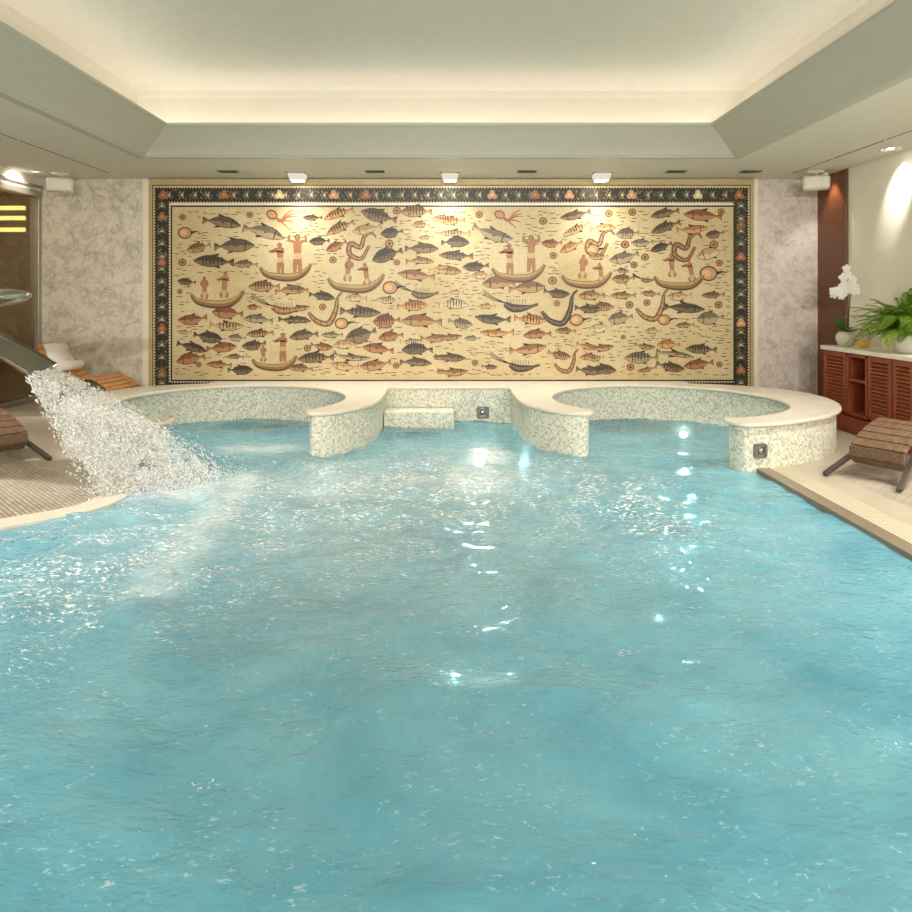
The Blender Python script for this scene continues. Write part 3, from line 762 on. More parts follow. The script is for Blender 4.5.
# field with slightly mottled bands of stone
gxs = 70; gys = 24
for i in range(gxs):
    for j in range(gys):
        n = mnoise.noise(Vector((i * .11, j * .13, 2))) + .35 * mnoise.noise(Vector((i * .7, j * .9, 5)))
        c = (212 + 12 * n, 193 + 14 * n, 152 + 18 * n)
        fld.rect(FX0 + (FX1 - FX0) * i / gxs, FY0 + (FY1 - FY0) * j / gys, FX0 + (FX1 - FX0) * (i + 1) / gxs, FY0 + (FY1 - FY0) * (j + 1) / gys, c, 1)
occ = []
def put(ox, oy, sc, rows):
    for r in rows:
        fld.lift += 0.017
        kind = r[0]; x = ox + r[1] / sc; y = oy + r[2] / sc
        if kind == 'O': roundel(fld, x, y, r[3] / sc); occ.append((x, y, r[3] / sc + 1, r[3] / sc + 1))
        elif kind == 'R': ray_fish(fld, x, y, r[3] / sc, r[4] if len(r) > 4 else 1); occ.append((x, y, 8, 7))
        elif kind == 'E':
            w = r[3] / sc; path_creature(fld, [(x + .30 * w, y - .05 * w * 1), (x - .0 * w, y + .42 * w), (x - .42 * w, y + .25 * w), (x - .38 * w, y - .12 * w), (x - .02 * w, y + .0 * w), (x + .12 * w, y - .38 * w), (x + .38 * w, y - .52 * w), (x + .55 * w, y - .36 * w)], w * .085, r[4]); occ.append((x, y, w * .55, w * .55))
        elif kind == 'V':
            w = r[3] / sc; path_creature(fld, [(x - .5 * w, y + .0 * w), (x - .25 * w, y + .26 * w), (x + .1 * w, y + .32 * w), (x + .3 * w, y - .05 * w), (x + .36 * w, y - .42 * w), (x + .5 * w, y - .6 * w)], w * .075, r[4]); occ.append((x, y, w * .5, w * .5))
        elif kind == 'P': prawn(fld, x, y, r[3] / sc, r[4]); occ.append((x, y, r[3] / sc * .6, 7))
        elif kind == 'S': squid(fld, x, y, r[3] / sc); occ.append((x + 9, y + 3, 17, 10))
        elif kind == 'B':
            boat(fld, x, y, r[3] / sc); occ.append((x, y - 8, r[3] / sc * .5, 18))
        elif kind == 'H': person(fld, x, y, r[3] / sc, r[4], r[5], r[6])
        else:
            L = r[3] / sc * 1.10; fat = r[6] if len(r) > 6 else random.choice((.13, .15, .17, .19))
            fish(fld, x, y, L, r[4], r[5], kind, fat, True if (len(r) > 7 and r[7]) else None); occ.append((x, y, L * .5, L * .2))
s1, s2 = 5.884, 5.527
put(145, 175, s1, [('O', 225, 250, 20), ('d', 455, 285, 205, -8, 1, .15), ('g', 700, 345, 225, -14, 1, .15), ('R', 240, 342, 42), ('d', 530, 420, 215, 2, 1, .17), ('b', 320, 428, 130, 14, -1, .2),
    ('k', 410, 510, 215, -3, -1, .15), ('b', 595, 530, 130, 0, -1, .15), ('O', 225, 515, 24), ('O', 620, 235, 20), ('S', 750, 235, 32), ('B', 830, 575, 300), ('H', 800, 580, 180, -.05, 'out', False), ('H', 900, 580, 230, 0, 'up', False), ('d', 250, 628, 100, -4, -1)])
put(290, 175, s1, [('k', 135, 252, 105, 0, -1), ('o', 290, 235, 165, 18, -1, .14, 1), ('d', 525, 240, 195, -14, -1, .18, 1), ('O', 630, 212, 24), ('b', 745, 220, 165, 0, -1, .2), ('t', 900, 262, 120, 0, -1), ('b', 300, 315, 160, 24, -1, .16, 1),
    ('t', 455, 318, 155, 10, -1), ('k', 600, 340, 120, 8, -1, .24), ('t', 770, 297, 95, 0, -1, .2), ('t', 800, 367, 80, 5, -1), ('k', 175, 390, 110, 3, -1, .2), ('r', 275, 420, 120, 24, -1, .2), ('E', 420, 425, 160, 'b'), ('O', 585, 405, 26),
    ('d', 775, 435, 180, 0, 1, .15), ('k', 575, 475, 170, 18, -1, .22), ('b', 765, 512, 150, 0, 1, .12), ('b', 745, 590, 195, -6, -1, .14), ('t', 890, 560, 130, 2, 1), ('O', 255, 500, 22), ('O', 630, 515, 20), ('H', 340, 625, 140, .15, 'in', True), ('H', 455, 650, 130, -.2, 'out', True), ('B', 390, 640, 330)])
put(440, 175, s1, [('o', 65, 262, 150, -3, -1, .16, 1), ('t', 85, 345, 170, 0, -1, .1), ('k', 90, 400, 150, 0, 1, .2), ('d', 95, 475, 180, -2, -1, .13, 1), ('k', 210, 537, 140, 4, -1, .18), ('b', 55, 565, 130, -4, 1), ('t', 245, 592, 110, 0, -1), ('O', 230, 235, 22),
    ('S', 350, 235, 30), ('O', 605, 272, 24), ('g', 310, 340, 220, -18, 1, .14), ('d', 795, 235, 165, 12, -1, .14), ('t', 800, 318, 155, 25, -1, .13), ('r', 655, 398, 110, 2, -1, .2), ('o', 770, 425, 130, 24, -1, .18), ('O', 665, 475, 22), ('b', 345, 632, 160, 0, -1),
    ('O', 660, 622, 26), ('B', 460, 580, 310), ('H', 410, 585, 180, -.05, 'out', False), ('H', 535, 570, 215, 0, 'up', False), ('B', 860, 620, 290), ('H', 835, 610, 140, .1, 'in', True), ('R', 895, 440, 40)])
put(590, 175, s2, [('O', 100, 215, 22), ('O', 230, 207, 22), ('d', 410, 215, 145, 12, -1, .15), ('r', 620, 225, 190, -4, -1, .15), ('O', 720, 205, 20), ('t', 70, 298, 130, 4, 1), ('d', 415, 292, 155, 20, -1, .15, 1), ('o', 560, 297, 155, 5, 1, .14), ('g', 205, 325, 115, 4, -1, .24),
    ('d', 685, 325, 95, 10, -1, .22), ('g', 285, 372, 110, 3, -1, .18), ('O', 190, 385, 24), ('O', 680, 385, 24), ('k', 390, 400, 115, 20, -1, .18), ('E', 530, 405, 155, 'r'), ('E', 50, 385, 150, 'b'), ('g', 185, 452, 150, 14, -1, .19), ('p', 665, 438, 145, 12, -1, .2), ('t', 45, 452, 95, 4, -1),
    ('O', 300, 455, 22), ('O', 240, 497, 20), ('O', 710, 487, 20), ('b', 180, 570, 115, 3, -1, .2), ('g', 170, 532, 75, -3, 1), ('P', 300, 578, 110, 'b'), ('H', 60, 595, 110, -.2, 'out', True), ('B', 490, 590, 280), ('H', 450, 565, 130, -.1, 'out', True), ('H', 560, 590, 120, -.3, 'out', True), ('R', 650, 545, 50)])
put(145, 280, s1, [('B', 430, 115, 310), ('H', 355, 110, 130, 0, 'in', True), ('H', 470, 105, 150, .1, 'out', True), ('r', 490, 195, 165, -4, -1, .2), ('r', 285, 225, 155, 6, -1, .18), ('t', 485, 267, 180, -2, 1, .13, 1), ('k', 375, 333, 155, -10, 1, .2), ('t', 237, 303, 80, 0, -1), ('g', 545, 338, 95, -3, -1, .2),
    ('k', 280, 395, 165, -15, 1, .14), ('r', 455, 397, 160, 5, 1, .17), ('r', 275, 465, 155, 10, -1, .2), ('b', 440, 497, 135, -3, -1, .13), ('k', 565, 527, 135, 0, 1, .19), ('b', 535, 452, 95, 0, -1), ('O', 320, 495, 18), ('b', 680, 315, 145, 4, -1, .14), ('d', 645, 378, 130, 9, -1, .2), ('g', 670, 235, 155, -5, -1, .15),
    ('b', 705, 40, 165, 0, -1, .18), ('b', 860, 65, 165, 4, 1, .15), ('P', 800, 165, 270, 'b'), ('k', 870, 225, 150, 2, 1, .12), ('B', 765, 490, 260), ('H', 700, 480, 100, 0, 'in', True), ('H', 815, 480, 170, 0, 'out', False), ('O', 210, 68, 16), ('r', 645, 160, 75, 0, -1)])
put(290, 280, s1, [('b', 45, 60, 120, 0, -1), ('k', 190, 97, 140, -9, 1, .16, 1), ('O', 195, 158, 22), ('p', 390, 110, 115, 0, -1, .18), ('p', 580, 112, 125, 0, -1, .15), ('V', 210, 190, 200, 'b'), ('d', 415, 187, 215, -3, 1, .13, 1), ('R', 305, 255, 40), ('r', 570, 240, 145, 5, -1, .26), ('o', 720, 150, 160, 3, 1, .18),
    ('d', 420, 318, 165, 15, -1, .26), ('b', 775, 245, 215, -2, -1, .15), ('d', 85, 328, 155, 7, -1, .17), ('g', 250, 322, 115, 0, -1, .13), ('r', 595, 332, 135, 8, -1, .2), ('l', 715, 360, 120, 0, 1, .14), ('b', 850, 337, 150, 3, 1, .14), ('r', 190, 387, 120, -8, 1, .17), ('t', 325, 383, 120, 0, -1, .2), ('r', 520, 405, 165, -7, -1, .16),
    ('k', 750, 412, 165, 0, -1, .2), ('O', 105, 400, 22), ('d', 155, 460, 190, 3, -1, .15), ('g', 365, 445, 195, -6, 1, .08), ('t', 325, 500, 150, -7, -1, .15), ('b', 505, 492, 165, 8, -1, .17), ('O', 625, 502, 20), ('d', 740, 487, 170, -2, 1, .13), ('b', 65, 520, 130, -3, -1, .15), ('b', 890, 450, 90, 0, -1), ('P', 760, 78, 230, 'd'), ('b', 55, 165, 120, 6, 1), ('d', 55, 240, 130, -2, 1), ('b', 895, 535, 60, 5, -1), ('R', 590, 45, 46)])
put(440, 280, s1, [('b', 345, 25, 175, 0, -1, .17), ('b', 510, 48, 195, 4, 1, .16), ('k', 685, 72, 140, -8, 1, .17), ('b', 890, 92, 140, 0, -1, .18), ('k', 870, 165, 145, -3, 1, .16), ('l', 80, 147, 155, 0, 1, .17), ('p', 95, 72, 80, 4, -1), ('P', 430, 148, 290, 'k'), ('t', 275, 153, 90, 0, -1), ('V', 700, 185, 210, 'k'), ('O', 685, 137, 20),
    ('k', 310, 222, 190, -4, -1, .13), ('o', 530, 230, 175, -5, 1, .15), ('g', 120, 250, 130, -10, 1, .2), ('R', 800, 235, 42), ('b', 60, 330, 125, 2, 1), ('o', 335, 305, 180, 0, -1, .11), ('r', 570, 322, 150, 4, -1, .16), ('b', 735, 300, 110, -1, -1, .15), ('g', 190, 343, 85, 0, -1), ('b', 515, 400, 195, 7, 1, .14), ('b', 700, 437, 125, -12, 1, .17),
    ('o', 865, 388, 120, -12, 1, .14), ('P', 455, 503, 260, 'k'), ('d', 60, 455, 165, -3, 1, .13), ('b', 75, 535, 160, 0, 1, .13), ('V', 740, 490, 140, 'b'), ('o', 880, 455, 110, 0, -1, .17), ('d', 880, 525, 150, -3, 1, .16), ('d', 290, 507, 85, -4, 1), ('O', 205, 485, 20)])
put(590, 280, s2, [('t', 25, 85, 85, 10, -1), ('b', 180, 85, 125, 0, -1, .14), ('b', 330, 75, 95, -4, -1, .15), ('p', 490, 87, 125, 3, -1, .17), ('r', 675, 82, 115, 3, -1, .14), ('b', 60, 150, 125, 0, 1, .18), ('g', 165, 210, 125, 8, -1, .24), ('l', 55, 262, 115, 8, -1, .2), ('V', 340, 155, 180, 'b'), ('k', 515, 155, 205, -4, 1, .12), ('R', 405, 220, 36),
    ('g', 660, 210, 135, 5, -1, .25), ('b', 520, 250, 95, 3, -1), ('t', 345, 283, 85, 0, -1), ('b', 60, 370, 125, 4, 1, .14), ('b', 300, 362, 105, -9, 1, .13), ('o', 430, 358, 115, 0, -1, .2), ('d', 610, 382, 155, -2, -1, .15, 1), ('g', 280, 430, 165, 0, -1, .18, 1), ('g', 465, 412, 190, -8, 1, .07), ('r', 595, 465, 150, 8, -1, .16), ('d', 65, 495, 140, -3, 1, .18),
    ('d', 440, 475, 145, -12, 1, .16), ('O', 220, 480, 22), ('b', 310, 492, 100, 12, -1, .1), ('t', 30, 430, 80, 5, -1), ('O', 710, 465, 18), ('O', 215, 137, 22), ('O', 310, 125, 20), ('O', 705, 137, 22), ('O', 180, 315, 14)])
fld.lift = 0.0
# little wave dashes between the fish
cnt = 0
for _ in range(6000):
    x = random.uniform(FX0 + 4, FX1 - 4); y = random.uniform(FY0 + 4, FY1 - 4)
    if any(abs(x - a) < w + 2 and abs(y - b) < h + 1.0 for a, b, w, h in occ): continue
    L = random.uniform(1.6, 3.6); t = random.uniform(-.16, .16)
    fld.strip([(x - L, y - L * t), (x, y + .2), (x + L, y + L * t)], [.22, .42, .2], (76, 64, 50), 2)
    occ.append((x, y, L, 1.0)); cnt += 1
    if cnt > 620: break
tag(fld.build('mosaic_field', mur, org), 'sand coloured field of fish, eels, prawns and small boats')

brd = MP()
def frame_rect(x0, y0, x1, y1, w, col, l):
    brd.rect(x0, y0, x1, y0 + w, col, l); brd.rect(x0, y1 - w, x1, y1, col, l); brd.rect(x0, y0 + w, x0 + w, y1 - w, col, l); brd.rect(x1 - w, y0 + w, x1, y1 - w, col, l)
TAN, CREAM, DARK = (196, 178, 134), (226, 212, 172), (52, 48, 42)
YB = 402.0
frame_rect(149.5, 179.6, 753.0, YB, 6.0, TAN, 0.6)
frame_rect(153.3, 185.2, 749.6, YB - 3, 1.1, (92, 80, 58), 1.2)
frame_rect(154.2, 186.2, 748.7, YB - 4, 17.5, CREAM, 0.9)
frame_rect(156.2, 188.6, 746.7, YB - 6, 13.4, DARK, 1.4)
frame_rect(171.6, 205.6, 734.2, 381.0, 1.7, (44, 38, 32), 1.6)
# saw-tooth edges of the dark band
def teeth(a, b, fixed, horiz, dirn):
    n = int(abs(b - a) / 2.9)
    for k in range(n):
        t = a + (b - a) * (k + .5) / n
        p = [(t - .95, fixed), (t + .95, fixed), (t, fixed + dirn * 1.7)]
        brd.poly([q if horiz else (q[1], q[0]) for q in p], DARK, 1.5)
teeth(156, 747, 188.6, True, -1); teeth(170, 733, 202.0, True, 1)
teeth(188, YB - 6, 156.2, False, -1); teeth(202, 384, 169.6, False, 1); teeth(188, YB - 6, 746.7, False, 1); teeth(202, 384, 733.3, False, -1)
teeth(170, 733, 382.6, True, -1)
# garland of leaves and roses
def leafpair(x, y, dx, dy):
    for s in (-1, 1):
        for (u, w, c) in ((1.5, 3.6, (176, 168, 136)), (-2.2, 4.6, (128, 124, 100)), (3.6, 5.4, (92, 90, 72))):
            px, py = x + dx * u - dy * s * w, y + dy * u + dx * s * w
            brd.strip([(x + dx * (u - 2), y + dy * (u - 2)), ((x + px) / 2, (y + py) / 2), (px, py)], [.25, .75, .2], c, 2.2)
    brd.ell(x, y, 1.5 * abs(dx) + .9 * abs(dy), 1.5 * abs(dy) + .9 * abs(dx), (226, 214, 176), 2.4, n=8)
for k in range(44): leafpair(170 + k * 12.9, 195.3, 1, 0)
for k in range(15): leafpair(162.9, 206 + k * 12.6, 0, 1); leafpair(740.0, 206 + k * 12.6, 0, 1)
for _ in range(900):
    side = random.random()
    if side < .7: x, y = random.uniform(158, 745), 195.3 + random.uniform(-5, 5)
    elif side < .85: x, y = 162.9 + random.uniform(-5, 5), random.uniform(190, 388)
    else: x, y = 740 + random.uniform(-5, 5), random.uniform(190, 388)
    a = random.uniform(0, PI); L = random.uniform(.7, 1.7); c = random.choice(((120, 112, 88), (88, 86, 70), (160, 150, 118), (106, 84, 62)))
    brd.strip([(x - L * math.cos(a), y - L * math.sin(a)), (x, y), (x + L * math.cos(a), y + L * math.sin(a))], [.15, .5, .15], c, 1.9)
def rose(x, y, r, c):
    for k in range(3): brd.ell(x + r * .55 * math.cos(k * 2.1 + 1.57), y - r * .55 * math.sin(k * 2.1 + 1.57), r * .62, r * .62, c, 3.0, n=10)
    brd.ell(x, y, r * .4, r * .4, tuple(min(255, v + 34) for v in c), 3.4, n=8)
OR = (176, 112, 74); PK = (216, 160, 120); CR = (228, 206, 168)
for x, c in ((164, OR), (225, OR), (280, CR), (334, PK), (366.5, OR), (492, PK), (535, OR), (569, PK), (630.7, PK), (697, CR), (738, OR)): rose(x, 195.3, 4.4, c)
for y, c in ((217, (150, 120, 80)), (262, OR), (328, (170, 96, 66)), (374, (150, 120, 80))): rose(162.9, y, 4.2, c)
for y, c in ((225, (140, 110, 70)), (257, OR), (323, PK), (370, OR)): rose(740, y, 4.2, c)
tag(brd.build('mosaic_border', mur, org), 'black floral border with saw-tooth edges and orange roses')

# ------------------------------------------------------------------ loungers
def lounger(name, label, prof, nslat, width, wood_m, metal, legs, split, n_foot=0):
    """prof: (s, z) curve from foot to head; local x along the lounger, y across"""
    t = thing(name, label, 'lounger', group=None)
    c = catmull([(a, b) for a, b in prof], 14); P = [Vector((a, b)) for a, b in c]
    d = [0]
    for a, b in zip(P, P[1:]): d.append(d[-1] + (b - a).length)
    def at(q):
        q = max(0, min(d[-1], q))
        for i in range(len(P) - 1):
            if d[i + 1] >= q: return P[i].lerp(P[i + 1], (q - d[i]) / max(1e-6, d[i + 1] - d[i]))
        return P[-1]
    pitch = d[-1] / nslat; seat, back = MB(), MB(); w = width / 2
    for k in range(nslat):
        a, b = at(k * pitch + .006), at((k + 1) * pitch - .006)
        u = (b - a); L = u.length; u.normalize(); n = Vector((-u.y, u.x))
        m = Matrix(((u.x, 0, n.x, a.x), (0, 1, 0, 0), (u.y, 0, n.y, a.y), (0, 0, 0, 1)))
        (seat if a.x < split else back).box((0, -w, -.011), (L, w, .011), m)
    seat.build('seat', wood_m, t, 0.004); back.build('backrest', wood_m, t, 0.004)
    for s in (-1, 1):
        mb = MB(); pts = [at(q) for q in np.linspace(.03, d[-1] - .03, 30)]
        for a, b in zip(pts, pts[1:]):
            u = (b - a).normalized(); n = Vector((u.y, -u.x)) * .03
            mb.bar((a.x + n.x, s * (w - .07), a.y + n.y), (b.x + n.x + u.x * .004, s * (w - .07), b.y + n.y + u.y * .004), .03, .034, (0, 1, 0))
        mb.build('side_rail', metal, t, 0.0)
        for (x0, z0, x1, z1, dy0, dy1) in legs:
            MB().bar((x0, s * dy0, z0 + .018), (x1, s * dy1, z1), .04, .034).build('leg', metal, t, 0.003)
    return t, at, d[-1]
wave = [(0.06, .10), (-.02, .16), (-.035, .215), (0.0, .265), (.07, .30), (.25, .38), (.46, .43), (.60, .38), (.81, .28), (.99, .35), (1.14, .55), (1.27, .80)]
legs = [(-.26, 0, .34, .30, .29, .17), (.92, 0, .68, .27, .27, .17), (.10, 0.0, .62, .36, .0, .0)][:2]
lg, at, Ltot = lounger('sun_lounger', 'dark slatted wooden sun lounger by the right pool edge in front of the cabinets', wave, 18, 0.43, M['teak_dark'], M['dark_metal'], legs, .85)
rz = math.atan2(.53, .85)
lg.location = (3.50, 5.80, 0.006); lg.rotation_euler = (0, 0, rz)
dup(lg, (-4.02, 6.38, 0.0), PI - rz, 'dark slatted wooden sun lounger beside the water jet, cut off by the left picture edge')
wave2 = [(0.0, .25), (.09, .30), (.24, .385), (.34, .39), (.46, .35), (.62, .35), (.75, .43), (.86, .60), (.95, .79)]
legs2 = [(.40, 0, .30, .34, .24, .2), (.85, 0, .52, .36, .24, .2)]
far, at2, L2 = lounger('sun_lounger', 'golden slatted wooden lounger with a white towel, against the grey marble wall', wave2, 17, 0.58, M['teak'], M['dark_metal'], legs2, .55)
u2 = math.atan2(.12, -.99)
FL = (-3.87, 8.50, 0.16)
far.location = FL; far.rotation_euler = (0, 0, u2)
lg['group'] = 'dark loungers on the deck'
for o in COL.objects:
    if o.name.startswith('sun_lounger.001') : o['group'] = 'dark loungers on the deck'
# towel on the far lounger
tw = thing('towel', 'white towel draped over the backrest with a rolled end, on the golden lounger', 'towel', FL, u2)
mb = MB()
qs = np.linspace(L2 - .02, L2 - .36, 10); W0, W1 = -.21, .20
prev = None
for s_off, rev in ((.014, False), (.032, True)):
    row = []
    for q in qs:
        p = at2(q); p2 = at2(q - .01); u = (p - p2).normalized(); n = Vector((-u.y, u.x)); p = p + n * (s_off + .004 * math.sin(q * 40))
        row.append(p)
    if prev is None: prev = row
    else:
        for y in (W0, W1): pass
        A = [(p.x, W0, p.y) for p in prev]; B = [(p.x, W1, p.y) for p in prev]; C = [(p.x, W0, p.y) for p in row]; E = [(p.x, W1, p.y) for p in row]
        n = len(A); vs = A + B + C + E; fs = []
        for i in range(n - 1):
            fs += [(i, i + 1, n + i + 1, n + i), (2 * n + i, 3 * n + i, 3 * n + i + 1, 2 * n + i + 1), (i, 2 * n + i, 2 * n + i + 1, i + 1), (n + i, n + i + 1, 3 * n + i + 1, 3 * n + i)]
        fs += [(0, n, 3 * n, 2 * n), (n - 1, 3 * n - 1, 4 * n - 1, 2 * n - 1)]
        mb.add(vs, fs, True)
mb.build('draped_cloth', M['towel'], tw)
p = at2(L2 - .36); pr = at2(L2 - .37); u = (p - pr).normalized(); c = p + Vector((-u.y, u.x)) * .068
mb = MB(); seg = 18; sp = []
for k in range(46):
    a = k * .36; r = .056 - .0008 * k; sp.append((r * math.cos(a), r * math.sin(a)))
rr = .058
prof = [(.001, W0 - .006), (.02, W0 - .008), (.045, W0 - .004), (rr, W0 + .012), (rr + .002, 0.02), (rr, W1 - .012), (.045, W1 + .004), (.02, W1 + .008), (.001, W1 + .006)]
mb.lathe(prof, (c.x, 0, c.y), 22, Matrix.Rotation(-PI / 2, 4, 'X'))
mb.build('rolled_end', M['towel'], tw)

# ------------------------------------------------------------------ waterfall spout and jet
sp = thing('waterfall_spout', 'curved stainless steel spout pouring water into the pool from the left', 'fountain', (-4.6, 5.7, 0))
org = Vector((-4.6, 5.7, 0))
def blade(path, hwid, dish, thick=0.012, skew=-0.1):
    mb = MB(); c = catmull(path, 6); n = len(c); K = 12; vs = []; fs = []
    def hw(i): 
        t = i / (n - 1) * (len(hwid) - 1); k = min(int(t), len(hwid) - 2); return hwid[k] + (hwid[k + 1] - hwid[k]) * (t - k)
    for layer in (0, 1):
        for i in range(n):
            a, b = Vector(c[max(i - 1, 0)]), Vector(c[min(i + 1, n - 1)]); d = (b - a).normalized(); nr = Vector((-d.z, 0, d.x))
            if nr.z < 0 and abs(d.x) > .3: nr = -nr
            for j in range(K + 1):
                v_ = j / K * 2 - 1
                p = Vector(c[i]) + Vector((skew * v_ * hw(i) , v_ * hw(i), 0)) + nr * (dish * hw(i) * (v_ * v_ - .4) - layer * thick)
                vs.append(tuple(p))
    o2 = n * (K + 1)
    for i in range(n - 1):
        for j in range(K):
            a = i * (K + 1) + j; fs.append((a, a + 1, a + K + 2, a + K + 1)); fs.append((o2 + a + K + 1, o2 + a + K + 2, o2 + a + 1, o2 + a))
        for j, s in ((0, 1), (K, -1)):
            a = i * (K + 1) + j; fs.append((a, a + K + 1, o2 + a + K + 1, o2 + a) if s > 0 else (o2 + a, o2 + a + K + 1, a + K + 1, a))
    for i in (0, n - 1):
        for j in range(K):
            a = i * (K + 1) + j; fs.append((a, o2 + a, o2 + a + 1, a + 1))
    return mb.add(vs, fs, True)
blade([(-3.26, 5.655, .895), (-3.45, 5.68, 1.0), (-3.66, 5.70, 1.12), (-3.9, 5.7, 1.29), (-4.15, 5.7, 1.42), (-4.42, 5.7, 1.40), (-4.58, 5.7, 1.2), (-4.64, 5.7, .8), (-4.65, 5.7, .4), (-4.65, 5.7, 0.0)],
      [.265, .27, .25, .21, .17, .15, .14, .13, .13, .14], .35).build('pouring_blade', M['steel'], sp, origin=org)
hd = MB(); hp = [(math.cos(a), math.sin(a)) for a in np.linspace(-PI / 2, PI / 2, 15)]
hd.lathe([(max(.001, c_), s_) for c_, s_ in hp], (-3.80, 5.75, 1.47), 36, Matrix.Rotation(-.12, 4, 'Y') @ Matrix.Diagonal((.40, .26, .085, 1)))
hd.build('hood', M['steel'], sp, origin=org)
MB().lathe([(.24, 0.002), (.24, .014), (.22, .02), (.001, .02)], (-4.65, 5.7, 0), 32).build('base_plate', M['steel'], sp, origin=org)

# water jet: sheet plus thousands of drops
def jet(t, v):
    """t along the fall, v across (0 near edge, 1 far edge)"""
    x0, y0 = -3.21 + (-3.30 + 3.21) * v, 5.40 + .52 * v
    reach = .66 + .80 * v; fan = -.06 + .04 * v
    x = x0 + reach * t; y = y0 + (fan) * t
    z = .90 - (.88 - .16 * v) * t - (.08 + .16 * v) * t * t
    return x, y, z
mb = MB(); NT, NV = 60, 26
for lay in range(2):
    vs = []; fs = []; uvs = []
    for i in range(NT + 1):
        for j in range(NV + 1):
            t, v_ = i / NT, j / NV; x, y, z = jet(t, v_)
            k = .012 + .05 * t
            z += k * mnoise.noise(Vector((x * 9 + lay * 7, y * 9, t * 6))) + .4 * k * mnoise.noise(Vector((x * 26, y * 26 + lay * 3, t * 9))); x += k * .6 * mnoise.noise(Vector((x * 8, y * 8 + 4 + lay, t * 5)))
            vs.append((x, y, z + .02 * lay))
    for i in range(NT):
        for j in range(NV):
            a = i * (NV + 1) + j; fs.append((a, a + 1, a + NV + 2, a + NV + 1))
            uvs.append([(j / NV * .55, i / NT * .35), ((j + 1) / NV * .55, i / NT * .35), ((j + 1) / NV * .55, (i + 1) / NT * .35), (j / NV * .55, (i + 1) / NT * .35)])
    mb.add(vs, fs, True, uvs)
wj = mb.build('water_jet', M['sheet'])
tag(wj, 'sparkling sheet of water falling from the steel spout into the pool', 'water', kind='stuff')
ico = bmesh.new(); bmesh.ops.create_icosphere(ico, subdivisions=1, radius=1.0)
IV = np.array([q.co[:] for q in ico.verts]); IF = [tuple(w.index for w in q.verts) for q in ico.faces]; ico.free()
dv, dfc = [], []; nd = 0
def drop(p, r, st, dirv):
    global nd
    d_ = Vector(dirv).normalized(); q = d_.to_track_quat('Z', 'Y').to_matrix(); Mx = np.array(q)
    V = (IV * np.array([r, r * random.uniform(.7, 1.2), r * st])) @ Mx.T + np.array(p)
    dv.append(V); o = nd * len(IV); dfc.extend([(a + o, b + o, c_ + o) for a, b, c_ in IF]); nd += 1
for k in range(8500):
    t = random.random() ** .8 * 1.0; v_ = random.random()
    if random.random() < .22: v_ = random.choice((0, 1)) + random.gauss(0, .05)
    x, y, z = jet(t, v_); x2, y2, z2 = jet(t + .02, v_)
    sg = .010 + .055 * t
    p = (x + random.gauss(0, sg * .7), y + random.gauss(0, sg * .7), z + random.gauss(0, sg))
    if p[2] < WL - .01: continue
    drop(p, random.uniform(.002, .006) * (1 + .4 * (random.random() < .15)), random.uniform(1.0, 3.2), (x2 - x, y2 - y + random.gauss(0, .01), z2 - z + random.gauss(0, .01)))
for k in range(1500):                                             # splash crown round the landing line
    v_ = random.random(); x, y, z = jet(1.0, v_); r = abs(random.gauss(0, .16))
    p = (x + random.gauss(.03, .13), y + random.gauss(-.02, .12), WL + .015 + abs(random.gauss(0, .07)))
    drop(p, random.uniform(.0025, .007), random.uniform(.8, 1.6), (random.gauss(0, 1), random.gauss(0, 1), 1))
me = bpy.data.meshes.new('water_drops'); me.from_pydata(np.concatenate(dv).tolist(), [], dfc); me.polygons.foreach_set('use_smooth', [True] * len(me.polygons))
me.materials.append(M['spray']); me.update(); dr = bpy.data.objects.new('water_drops', me); COL.objects.link(dr); dr.parent = wj; dr['kind'] = 'stuff'
# floating bubbles on the water
bv = MB()
for k in range(170):
    x = random.uniform(-2.2, 1.6); y = random.choice((random.uniform(1.5, 3.4), random.uniform(1.5, 5.5)))
    for q in range(random.randint(2, 9)):
        r = random.uniform(.002, .0055)
        bv.lathe([(r, 0.0), (r * .8, r * .6), (r * .35, r * .93), (.0002, r)], (x + random.gauss(0, .018), y + random.gauss(0, .018), WL + .006), 8)
bo = bv.build('foam_bubbles', M['spray']); tag(bo, 'small white bubbles floating on the pool water', 'bubbles', kind='stuff')

# ------------------------------------------------------------------ cabinets on the right
def louvre_door(parent, y0, y1, z0, z1, org):
    mb = MB(); x = XCAB; w = .055
    mb.box((x, y0, z0), (x + .025, y0 + w, z1)); mb.box((x, y1 - w, z0), (x + .025, y1, z1)); mb.box((x, y0 + w, z1 - w), (x + .025, y1 - w, z1)); mb.box((x, y0 + w, z0), (x + .025, y1 - w, z0 + w))
    dr_ = mb.build('door', M['cab'], parent, 0.003, org)
    q = MB(); n = 14
    for k in range(n):
        z = z0 + w + (z1 - z0 - 2 * w) * (k + .5) / n
        q.add([(x + .034, y0 + w, z + .017), (x + .002, y0 + w, z - .010), (x + .002, y0 + w, z - .019), (x + .034, y0 + w, z + .008), (x + .034, y1 - w, z + .017), (x + .002, y1 - w, z - .010), (x + .002, y1 - w, z - .019), (x + .034, y1 - w, z + .008)],
              [(0, 1, 5, 4), (1, 2, 6, 5), (2, 3, 7, 6), (3, 0, 4, 7), (0, 3, 2, 1), (4, 5, 6, 7)])
    q.build('louvre_panel', M['cab_h'], dr_, 0, org)
ZW = .934
units = [(7.87, 8.352, 'l', 'louvred wooden cabinet unit at the far end below the orchid'), (7.48, 7.86, 'o', 'open shelf cabinet unit between two louvred units'),
         (7.06, 7.47, 'l', 'louvred wooden cabinet unit just right of the open shelf'), (6.72, 7.05, 'l', 'louvred wooden cabinet unit below the fern, cut by the picture edge')]
ZP = .21
